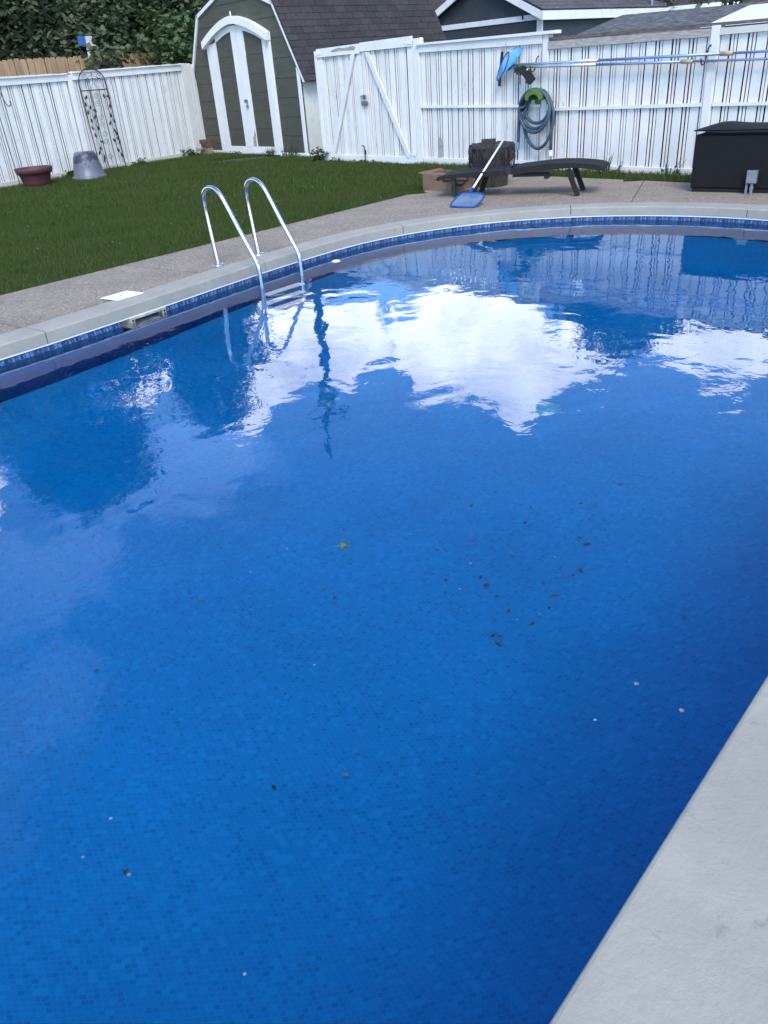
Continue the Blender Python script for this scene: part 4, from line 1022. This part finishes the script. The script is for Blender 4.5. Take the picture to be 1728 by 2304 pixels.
for lab, x, zt, zb_ in [('black wire hook holding the poles above the coiled hose', 5.335, 1.53, 1.36), ('black wire hook holding the poles on the right hand post', 8.0, 1.50, 1.31)]:
    solo('pole_hook', G().tube(rounded([(.03, -.02, zt), (0, -.04, zt - .03), (-.01, -.05, zb_ + .02), (-.005, -.10, zb_ - .03), (0, -.17, zb_ - .02), (0, -.19, zb_ + .05)], 1), .008, 6), BLACKMETAL, lab, 'hook', FR.at(x, -.03), FR.rot, 'hooks on the fence')
# deep leaf net
nt_ = hang('leaf_net', 'deep blue mesh leaf net hanging at the left end of the poles', 'net')
ring = [(4.80 + .085 * math.cos(a) + .075 * math.sin(a) + .0, -.12 - .03 * math.cos(a), 1.445 + .185 * math.sin(a)) for a in np.linspace(0, 2 * math.pi, 25)[:-1]]
ring = [(4.76 + .10 * math.cos(a) + .10 * math.sin(a), -.14 - .05 * math.cos(a), 1.425 + .185 * math.sin(a)) for a in np.linspace(0, 2 * math.pi, 25)[:-1]]
part('hoop', G().tube(ring, .010, 6, True), NETFRAME, nt_, True)
g = G(); K = 8
for k in range(K):
    f = k / (K - 1)
    for (x, y, z), a in zip(ring, np.linspace(0, 6.283, 25)[:-1]):
        tgt = (4.965 + .10 * math.cos(a) + .02 * math.sin(a), -.09 + .05 * math.sin(a), 1.575 + .095 * math.sin(a))
        bulge = math.sin(f * math.pi) * .05
        g.v.append((x + (tgt[0] - x) * f + random.uniform(-.006, .006), y + (tgt[1] - y) * f - bulge, z + (tgt[2] - z) * f - bulge * .6))
for k in range(K - 1):
    for i in range(24): g.f.append((k * 24 + i, k * 24 + (i + 1) % 24, (k + 1) * 24 + (i + 1) % 24, (k + 1) * 24 + i))
g.f.append(tuple((K - 1) * 24 + i for i in range(24)))
part('mesh_bag', g, NETBLUE, nt_, True)
part('handle', G().tube([(4.84, -.13, 1.38), (4.97, -.11, 1.43)], .02, 8), NETFRAME, nt_)
bh_ = hang('brush_bar', 'narrow black slotted bar hanging behind the blue leaf net', 'bar')
part('bar', G().beam((4.60, -.05, 1.165), (4.655, -.05, 1.62), .008, .022, (0, 0, 1)).beam((4.628, -.05, 1.165), (4.683, -.05, 1.62), .008, .022).beam((4.60, -.05, 1.17), (4.632, -.05, 1.17), .02, .02).beam((4.651, -.05, 1.615), (4.685, -.05, 1.615), .02, .02), BLACKMETAL, bh_)
# curved pool brush
pb = hang('pool_brush', 'curved black brush head hanging from the pole ends', 'brush')
cv = [(5.03 + .30 * (f ** .9), -.17, 1.365 + .03 * math.sin(f * 3.1) - .165 * f ** 1.6) for f in np.linspace(0, 1, 9)]
g = G()
for k in range(9):
    d = Vector(cv[min(8, k + 1)]) - Vector(cv[max(0, k - 1)]); nn = Vector((d.z, 0, -d.x)).normalized(); wd = .035 + .02 * (k / 8); c_ = Vector(cv[k])
    g.v += [tuple(c_ + nn * wd + Vector((0, .05, 0))), tuple(c_ - nn * wd + Vector((0, .05, 0))), tuple(c_ - nn * wd + Vector((0, -.03, 0))), tuple(c_ + nn * wd + Vector((0, -.03, 0)))]
for k in range(8): g.f += [(k * 4 + i, k * 4 + (i + 1) % 4, k * 4 + 4 + (i + 1) % 4, k * 4 + 4 + i) for i in range(4)]
g.f += [(3, 2, 1, 0), (32, 33, 34, 35)]
part('brush_back', g, BLACKMETAL, pb)
for k in (1, 3, 5, 7):
    for sg in (1, -1):
        d = Vector(cv[k + 1]) - Vector(cv[k - 1]); nn = Vector((d.z, 0, -d.x)).normalized(); q = Vector(cv[k]) + nn * sg * (.05 + .02 * k / 8)
        part('clip', G().lathe([(.006, -.012), (.014, -.006), (.014, .006), (.006, .012)], 8, tuple(q + Vector((0, -.02, 0)))), BLACKMETAL if k != 5 else WHITEPL, pb)
part('bristles', G().tube([(5.06, -.15, 1.405), (5.16, -.15, 1.42), (5.25, -.15, 1.39), (5.30, -.15, 1.34)], .012, 6), GREENPL, pb)
solo('metal_bracket', G().box(-.012, .012, -.012, 0, 0, .20).box(-.012, .012, -.04, -.012, .19, .20), GALV, 'short grey metal strip on the fence left of the hose', 'bracket', FR.at(4.985, -.008, 1.17), FR.rot)
# hose coil on green hanger
hs = hang('vacuum_hose', 'blue grey pool hose coiled on a green hanger on the right fence', 'hose')
pts = []
loops = [(5.385, 1.085, .255, .64, -.10), (5.385, 1.10, .285, .57, -.14), (5.40, 1.105, .29, .52, -.18), (5.435, 1.09, .285, .29, -.12)]
pts += [(5.045, -.10, .36), (5.05, -.10, .6), (5.085, -.10, .85)]
for k, (cx, zt, rw, zb_, y) in enumerate(loops):
    zc, rh = (zt + zb_) / 2, (zt - zb_) / 2
    cx0, _, rw0, zb0, y0 = loops[max(0, k - 1)]
    for a in np.linspace(math.pi * .95, -math.pi * 1.05, 22)[(0 if k == 0 else 1):]:
        f = 1.0
        pts.append((cx + rw * math.cos(a) * (1 - .12 * max(0, math.sin(a))), y + .02 * math.sin(a * 2), zc + rh * math.sin(a)))
pts += [(5.25, -.08, .98), (5.40, -.08, 1.07), (5.58, -.07, .95), (5.655, -.07, .7), (5.65, -.07, .27)]
part('tube', G().tube(rounded(pts, 1), .0235, 10), HOSE, hs, True)
part('cuff', G().tube([(5.04, -.10, .285), (5.045, -.10, .375)], .030, 10).tube([(5.038, -.10, .27), (5.042, -.10, .33)], .026, 10), HOSECUFF, hs)
part('cuff', G().tube([(5.65, -.07, .19), (5.65, -.07, .27)], .030, 10), WHITEPL, hs)
hh_ = hang('hose_hanger', 'lime green plastic hose hanger inside the coiled hose', 'hanger')
sad = [(5.40 + .155 * math.cos(a), .99 + .115 * math.sin(a)) for a in np.linspace(-.15, math.pi + .15, 12)]
part('saddle', G().prism(sad + [(5.40 + .115 * math.cos(a), .97 + .085 * math.sin(a)) for a in np.linspace(math.pi + .15, -.15, 12)], -.20, -.03), GREENPL, hh_)
part('front_flange', G().prism([(5.27, 1.0), (5.30, .90), (5.36, .86), (5.49, .86), (5.53, .91), (5.53, 1.0), (5.48, 1.09), (5.40, 1.12), (5.31, 1.09)][::-1], -.028, -.022), GREENPL, hh_)
part('lip', G().prism(sad + [(5.40 + .10 * math.cos(a), .965 + .07 * math.sin(a)) for a in np.linspace(math.pi + .15, -.15, 12)], -.215, -.202), GREENPL, hh_)
# peeled paint patch low on the fence
part('peeled_patch', G().prism([(3.19, .11), (3.30, .11), (3.32, .30), (3.29, .42), (3.25, .44), (3.21, .36), (3.225, .24)], -.0065, -.0035), BAREWOOD, fr)

# ------------------------------------------------------------------ deck furniture
LF = Frame((1.435, 10.566), (.92, -.392))
lg = thing('sun_lounger', 'low dark brown wicker sun lounger with its curved back laid flat', 'lounger', LF.p, LF.rot)
prof_top = rounded([(-.47, 0, .240), (-.43, 0, .270), (-.25, 0, .290), (.0, 0, .305), (.375, 0, .312), (.43, 0, .315)], 2)
prof_bot = [(.43, 0, .262), (.15, 0, .252), (-.22, 0, .245), (-.45, 0, .214)]
part('seat', G().prism([(p[0], p[2]) for p in prof_top][::-1] + [(-.475, .230)] + [(p[0], p[2]) for p in prof_bot][::-1], 0, .56), LOUNGE, lg)
bt = rounded([(.50, 0, .325), (.53, 0, .338), (.80, 0, .362), (1.06, 0, .382), (1.38, 0, .368), (1.58, 0, .340), (1.62, 0, .310)], 2)
bb_ = rounded([(1.615, 0, .275), (1.40, 0, .310), (1.22, 0, .324), (.90, 0, .300), (.60, 0, .272), (.50, 0, .264)], 2)
part('backrest', G().prism([(p[0], p[2]) for p in bt][::-1] + [(p[0], p[2]) for p in bb_][::-1], .02, .54), LOUNGE, lg)
part('hinge', G().box(.425, .505, .012, .05, .275, .335).box(.425, .505, .5, .54, .275, .335), BLACKMETAL, lg)
for y in (.03, .50):
    part('leg', G().beam((1.20, y, .31), (1.335, y, -.0), .05, .055, (1, 0, 0)), LOUNGE, lg)
    part('leg', G().beam((.085, y, .26), (.0, y, -.0), .05, .06, (1, 0, 0)), LOUNGE, lg)
part('support_frame', G().box(.46, .95, .30, .34, .20, .225).box(.46, .95, .55, .58, .20, .225).box(.9, .95, .1, .6, .195, .225), BLACKMETAL, lg)
part('adjuster_bar', G().beam((-.24, .06, .24), (-.235, .06, .02), .045, .03, (1, 0, 0)), BLACKMETAL, lg)
part('cross_rail', G().box(-.4, -.05, .05, .08, .19, .215), BLACKMETAL, lg)

# cardboard box with a curved arrow printed on its side
c0_, c1_, c2_ = Vector((.905, 11.70, 0)), Vector((1.255, 11.25, 0)), Vector((1.60, 11.60, 0))
bx = thing('cardboard_box', 'open brown cardboard box with a printed curved arrow under the lounger end', 'box', c1_)
e1, e2 = c0_ - c1_, c2_ - c1_; hgt = .205
def wall(a, b, h, th=.006):
    d = (b - a).normalized(); n_ = Vector((d.y, -d.x, 0)) * th
    g = G(); vs = [a, b, b + n_, a + n_]; return g.add([(v.x, v.y, z) for z in (.002, h) for v in vs], [(0, 1, 2, 3), (7, 6, 5, 4), (0, 4, 5, 1), (1, 5, 6, 2), (2, 6, 7, 3), (3, 7, 4, 0)])
O_ = Vector((0, 0, 0))
for a, b in ((O_, e1), (e2, O_), (e1, e1 + e2), (e1 + e2, e2)): part('side', wall(a, b, hgt), CARD, bx)
g = G(); g.add([O_, e1, e1 + e2, e2], [(0, 1, 2, 3)]); g.v = [(x, y, .004) for x, y, _ in g.v]; part('bottom', g, CARD, bx)
n1 = Vector((-e1.y, e1.x, 0)).normalized(); n1 = n1 if n1.dot(e2) < 0 else -n1
def flap(a, b, o_, drop): return G().add([(a.x, a.y, hgt), (b.x, b.y, hgt), (b.x + o_.x, b.y + o_.y, hgt + drop), (a.x + o_.x, a.y + o_.y, hgt + drop), (a.x, a.y, hgt + .004), (b.x, b.y, hgt + .004), (b.x + o_.x, b.y + o_.y, hgt + drop + .004), (a.x + o_.x, a.y + o_.y, hgt + drop + .004)], [(0, 1, 2, 3), (7, 6, 5, 4), (0, 4, 5, 1), (1, 5, 6, 2), (2, 6, 7, 3), (3, 7, 4, 0)])
part('flap', flap(e1, e1 + e2, (e1.normalized() * .10), .012), CARD, bx); part('flap', flap(O_, e1, -e2.normalized() * -.10, .012), CARD, bx)
# print on the right-hand side (from c1 to c2)
f2 = e2.normalized(); nside = -e1.normalized()
def onside(u, z, o_=.0085): q = f2 * u + nside * o_; return (q.x, q.y, z)
sm = [(.06 + .30 * k / 12, .115 - .05 * math.sin(math.pi * k / 12)) for k in range(13)]
g = G()
for (u0, z0), (u1, z1), k in zip(sm, sm[1:], range(12)):
    w0, w1 = .004 + .012 * math.sin(math.pi * k / 12), .004 + .012 * math.sin(math.pi * (k + 1) / 12)
    g.add([onside(u0, z0 - w0), onside(u1, z1 - w1), onside(u1, z1 + w1), onside(u0, z0 + w0)], [(0, 1, 2, 3)])
g.add([onside(.33, .148), onside(.385, .145), onside(.375, .095), onside(.362, .128)], [(0, 1, 2, 3)])
part('printed_arrow', g, INK, bx)

# bark stump planter
sp_ = thing('stump_planter', 'tall dark stump planter of fibrous bark behind the lounger', 'planter', (1.86, 11.58, 0))
part('body', G().lathe([(.21, 0), (.22, .12), (.255, .30), (.29, .46), (.305, .50), (.30, .535), (.27, .53), (.24, .50), (.05, .49)], 40, jit=.035), BARK, sp_, False)
for k in range(90):
    a = random.uniform(0, 6.28); z0 = random.uniform(.40, .53); L_ = random.uniform(.10, .30); r1 = .305; r2 = .235 + .06 * max(0, (z0 - L_) / .5)
    g = G().tube([(r1 * math.cos(a), r1 * math.sin(a), z0), ((r1 + .012) * math.cos(a + .02), (r1 + .012) * math.sin(a + .02), z0 - L_ * .4), ((r2 + .02) * math.cos(a + random.uniform(-.1, .1)), (r2 + .02) * math.sin(a), z0 - L_)], [.009, .006, .002], 4)
    part('bark_strip', g, BARK, sp_)
part('soil', G().lathe([(.25, .49), (.18, .515), (.05, .52)], 20, jit=.03), SOIL, sp_)
solo('wood_block', G().cbox(-.085, .085, -.06, .06, 0, .085, .01), BARK, 'rough dark wood block lying on top of the stump planter', 'wood block', (1.80, 11.50, .515), -.4)
# flat skimmer net with white pole
sk = thing('skimmer_net', 'flat blue skimmer net resting on the deck with a long white pole', 'net', (0, 0, 0))
Bv = Vector((1.235, 9.84, .012)); Nv = Vector((1.377, 10.2, .128)); Tv = Vector((1.946, 11.17, .604))
d_ = (Nv - Bv); sd = Vector((.86, -.50, 0)).normalized()
def netp(u, v): return Bv + d_ * v + sd * u
hoop = rounded([netp(-.13, -.0), netp(.10, -.03), netp(.17, .10), netp(.215, .70), netp(.15, .90), netp(.03, .93), netp(-.07, .90), netp(-.14, .75), netp(-.19, .1)], 2, True)
part('hoop', G().tube(hoop, .011, 6, True), NETFRAME, sk, True)
g = G(); c_ = sum(hoop, Vector()) / len(hoop); g.v = [tuple(p) for p in hoop] + [tuple(c_ - Vector((0, 0, .012)))]
g.f = [(i, (i + 1) % len(hoop), len(hoop)) for i in range(len(hoop))]
part('mesh', g, NETPALE, sk)
part('socket', G().tube([Bv + d_ * .9, Nv, Nv.lerp(Tv, .06)], .016, 8), NETFRAME, sk)
part('pole', G().tube([Nv.lerp(Tv, .03), Tv], .013, 10), WHITEPL, sk, True)
# deck box
DF = Frame((3.916, 9.723), (.776, -.630))
db = thing('deck_box', 'black wicker deck storage box with a bulging lid against the right fence', 'deck box', DF.p, DF.rot)
part('body', G().cbox(0, 1.3, 0, .66, .045, .61, .012), WICKER, db)
part('base', G().cbox(.02, 1.28, .012, .64, 0, .044, .006), LIDM, db)
g = G(); nx_, ny_ = 14, 8
lidz = lambda u, v: .662 + (.030 + .030 * math.exp(-((u - .17) / .13) ** 2)) * (1 - abs(2 * u - 1) ** 6) * (1 - abs(2 * v - 1) ** 2.5)
for j in range(ny_ + 1):
    for i in range(nx_ + 1):
        u, v = i / nx_, j / ny_; g.v.append((-.02 + 1.34 * u, -.03 + .72 * v, lidz(u, v)))
for j in range(ny_):
    for i in range(nx_): a = j * (nx_ + 1) + i; g.f.append((a, a + 1, a + nx_ + 2, a + nx_ + 1))
rim = [i for i in range(nx_ + 1)] + [(j + 1) * (nx_ + 1) - 1 for j in range(1, ny_ + 1)] + [ny_ * (nx_ + 1) + i for i in range(nx_ - 1, -1, -1)] + [j * (nx_ + 1) for j in range(ny_ - 1, 0, -1)]
o_ = len(g.v); edge_z = lambda x: .632 + .022 * max(0, 1 - x / .25)
for r_ in rim: x, y, z_ = g.v[r_]; g.v.append((x, y, min(z_ - .012, edge_z(x))))
for k in range(len(rim)): g.f.append((rim[k], rim[(k + 1) % len(rim)], o_ + (k + 1) % len(rim), o_ + k))
g.f.append(tuple(o_ + k for k in range(len(rim) - 1, -1, -1)))
part('lid', g, LIDM, db, True)
part('lid_seal', G().box(.12, 1.26, .03, .62, .611, .634), LIDM, db)
# outlet on its post
ol = thing('outdoor_outlet', 'small grey weatherproof outlet box on conduit in front of the deck box', 'outlet', (4.40, 9.215, 0), DF.rot)
part('cover', G().cbox(-.052, .052, -.035, .045, .118, .25, .008), OUTLET, ol)
part('conduit', G().tube([(.012, 0, 0), (.012, 0, .12)], .017, 10).tube([(.012, 0, .05), (.012, 0, .085)], .021, 10), OUTLET, ol)
part('bracket', G().box(-.052, -.03, -.01, .02, 0, .12), OUTLET, ol)
# small paver lying by the fence
solo('paver_stone', G().cbox(-.06, .06, -.05, .05, 0, .055, .008), BRICKT, 'small tan stone on the strip behind the lounger', 'stone', FR.at(5.3, -.55, -.02), FR.rot)

# ------------------------------------------------------------------ pool fittings
ld = thing('pool_ladder', 'polished steel pool ladder curving from the deck into the water', 'ladder', (0, 0, 0))
for k, t_ in enumerate((4.553, 5.055)):
    n0 = -6.20
    def L_(dn, z): return P(n0 + dn, t_, z)
    core = [L_(.0, .0), L_(-.05, .45), L_(-.055, .57), L_(-.04, .64), L_(.0, .682), L_(.06, .697), L_(.13, .69), L_(.19, .655), L_(.24, .595), L_(.40, .345), L_(.555, .12), L_(.575, .09), L_(.587, .05), L_(.59, .0), L_(.60, -.3), L_(.60, -1.05)]
    part('rail', G().tube(rounded(core, 2), .0205, 14), STEEL, ld, True)
    part('escutcheon', G().lathe([(.055, 0), (.055, .010), (.045, .022), (.024, .026)], 20, tuple(L_(0, .003))), STEEL, ld, True)
for z_ in (-.42, -.70, -.98):
    a, b = P(-5.60, 4.57, z_), P(-5.60, 5.04, z_); part('step', G().beam(a, b, .09, .03), WHITEPL, ld)
skm = thing('pool_skimmer', 'cream plastic skimmer mouth set in the far pool wall left of the ladder', 'skimmer', (0, 0, 0))
iw = left_mark(3.37); wn_ = ON[iw]; wt = (PO[(iw + 1) % NV] - PO[iw - 1]).normalized()
pc = PO[iw]
def SKP(u, d, z): q = pc + wt * u - wn_ * d; return (q.x, q.y, z)
def skbox(u0, u1, d0, d1, z0, z1):
    vs = [SKP(u, d, z) for z in (z0, z1) for u, d in ((u0, d0), (u1, d0), (u1, d1), (u0, d1))]
    return G().add(vs, [(0, 3, 2, 1), (4, 5, 6, 7), (0, 1, 5, 4), (1, 2, 6, 5), (2, 3, 7, 6), (3, 0, 4, 7)])
hwid = .185
g = G()
for a in (skbox(-hwid, hwid, -.004, .018, -.108, -.092), skbox(-hwid, hwid, -.004, .018, -.262, -.222), skbox(-hwid, -hwid + .04, -.004, .018, -.222, -.108), skbox(hwid - .04, hwid, -.004, .018, -.222, -.108)): g.add(a.v, a.f)
part('face_plate', g, CREAM, skm)
g = G()
for a in (skbox(-hwid, hwid, -.24, -.22, -.262, -.09), skbox(-hwid, -hwid + .03, -.22, -.006, -.262, -.09), skbox(hwid - .03, hwid, -.22, -.006, -.262, -.09), skbox(-hwid + .03, hwid - .03, -.22, -.006, -.262, -.215), skbox(-hwid + .03, hwid - .03, -.22, -.006, -.098, -.09)): g.add(a.v, a.f)
part('throat', g, CAVITY, skm)
for u in (-hwid + .02, hwid - .02):
    for z_ in (-.115, -.140): part('screw', skbox(u - .007, u + .007, .018, .021, z_ - .007, z_ + .007), BLACKMETAL, skm)
lid = solo('white_sheet', G().slab([(x, y) for x, y in [(-.15, -.10), (.11, -.11), (.15, .09), (-.10, .11)]], 0, .006), PAPER, 'thin white square sheet lying on the coping edge above the skimmer', 'sheet', (-2.045, 6.605, .012), .6)
part('centre_spot', G().lathe([(.010, 0), (.010, .0015)], 10, (-.01, -.01, .0062)), OUTLET, lid)
# make the lid follow the measured corners
_pts = [Vector((-2.215, 6.563, 0)), Vector((-2.04, 6.448, 0)), Vector((-1.872, 6.641, 0)), Vector((-2.048, 6.768, 0))]
_c = sum(_pts, Vector()) / 4
lid.data = G().slab([((p - _c).x, (p - _c).y) for p in _pts], 0, .006).mesh('white_sheet'); lid.data.materials.append(PAPER); lid.location = (_c.x, _c.y, .012); lid.rotation_euler = (0, 0, 0)
solo('return_fitting', G().lathe([(.045, 0), (.045, .012), (.03, .022), (.012, .026)], 16, (0, 0, 0)), WHITEPL, 'round white float at the waterline right of the ladder', 'fitting', P(-5.74, 5.66, WL - .012), 0)
dn = thing('main_drain', 'round pale drain cover on the pool floor', 'drain', (1.175, 5.012, -1.365))
DRAINM = M('pale_drain_plastic', (.03, .30, .52), .5, .3, 25)
part('cover', G().lathe([(.10, 0), (.10, .012), (.08, .024), (.02, .028)], 24), DRAINM, dn, True)
part('rim', G().lathe([(.118, 0), (.118, .006), (.10, .007)], 24), DRAINM, dn, True)

# ------------------------------------------------------------------ leaves and petals in the pool
def leaf_shape(w, l): return G().add([(0, -l, 0), (w, -l * .3, .004), (w * .8, l * .35, .006), (0, l, 0), (-w * .8, l * .35, .005), (-w, -l * .3, .003), (0, 0, -.003)], [(0, 1, 6), (1, 2, 6), (2, 3, 6), (3, 4, 6), (4, 5, 6), (5, 0, 6)])
me0 = leaf_shape(.018, .038).mesh('sunken_leaf'); me0.materials.append(DEBRIS)
def floor_z(x, y):
    dmin = min((Vector((x, y, 0)) - p).length for p in PO); rr = rings[1:]
    for (d0, z0), (d1, z1) in zip(rr, rr[1:]):
        if d0 <= dmin <= d1: return z0 + (z1 - z0) * (dmin - d0) / (d1 - d0)
    return -1.365
for k, (x, y) in enumerate([(.51, 3.91), (.84, 3.84), (.78, 3.70), (1.14, 3.68), (1.19, 3.56), (1.05, 3.52), (1.07, 3.46), (.47, 3.58), (.27, 3.53), (.66, 3.42), (.88, 3.27), (.98, 3.25), (.93, 3.22), (.47, 3.28), (.49, 3.22), (.53, 3.13), (.81, 3.09), (.77, 3.01), (.57, 3.01), (.66, 2.91), (.50, 2.85), (.47, 2.86), (1.33, 2.78), (.48, 2.80), (1.13, 3.83), (1.20, 3.79), (1.40, 3.97), (.67, 4.03), (.29, 3.28), (.28, 3.19), (.78, 3.19)]):
    o = part('sunken_leaf', me0, DEBRIS); o.location = (x, y, floor_z(x, y) + .012); s_ = random.uniform(.28, .62); o.scale = (s_, s_, s_); o.rotation_euler = (random.uniform(-.3, .3), random.uniform(-.3, .3), random.uniform(0, 6.28))
    props(o, 'small dark leaf lying on the blue pool floor' if k != 22 else 'lone dark leaf on the pool floor nearest the right hand coping', 'leaf', 'leaves sunk on the pool floor')
me1 = leaf_shape(.014, .016).mesh('petal'); me1.materials.append(PETAL)
for k, (x, y) in enumerate([(.63, 2.43), (.31, 2.43), (.25, 2.27), (.5, 2.09), (.42, 2.07), (.71, 1.72), (.8, 1.6), (.55, 1.59), (-.4, 2.64), (-.53, 2.49), (-.26, 1.92), (-.77, 1.38), (-.81, 1.27), (-.68, 1.21), (-.37, .95)]):
    o = part('petal', me1, PETAL); o.location = (x, y, WL + .002); s_ = random.uniform(.22, .36) if k not in (5, 6) else .55; o.scale = (s_, s_, s_); o.rotation_euler = (0, 0, random.uniform(0, 6.28))
    props(o, {5: 'largest pale petal floating near the right coping, left of a second one', 6: 'large pale petal floating closest to the right coping edge', 14: 'pale petal floating nearest the bottom of the picture'}.get(k, 'tiny pale petal floating on the pool water'), 'petal', 'petals floating on the water')
me2 = leaf_shape(.007, .011).mesh('leaf_fragment'); me2.materials.append(DEBRIS)
for x, y in [(-.24, 2.34), (-.2, 2.28), (-.98, 1.98), (-.69, 2.32), (-.69, 1.22), (-.16, 1.46), (-.35, 1.44)]:
    o = part('leaf_fragment', me2, DEBRIS); o.location = (x, y, WL + .002); o.rotation_euler = (0, 0, random.uniform(0, 6.28))
    props(o, 'tiny dark speck of leaf floating on the near water', 'leaf', 'leaf specks floating on the water')
star = []
for k in range(10):
    r_ = (.036 if k % 4 == 0 else .026) if k % 2 == 0 else .012; a = k * math.pi / 5 + .3; star.append((r_ * math.cos(a), r_ * math.sin(a)))
solo('fallen_leaf', G().slab(star, 0, .002), STARLEAF, 'star shaped yellow green leaf floating in the middle of the pool', 'leaf', (-.172, 2.631, WL + .001), .4)
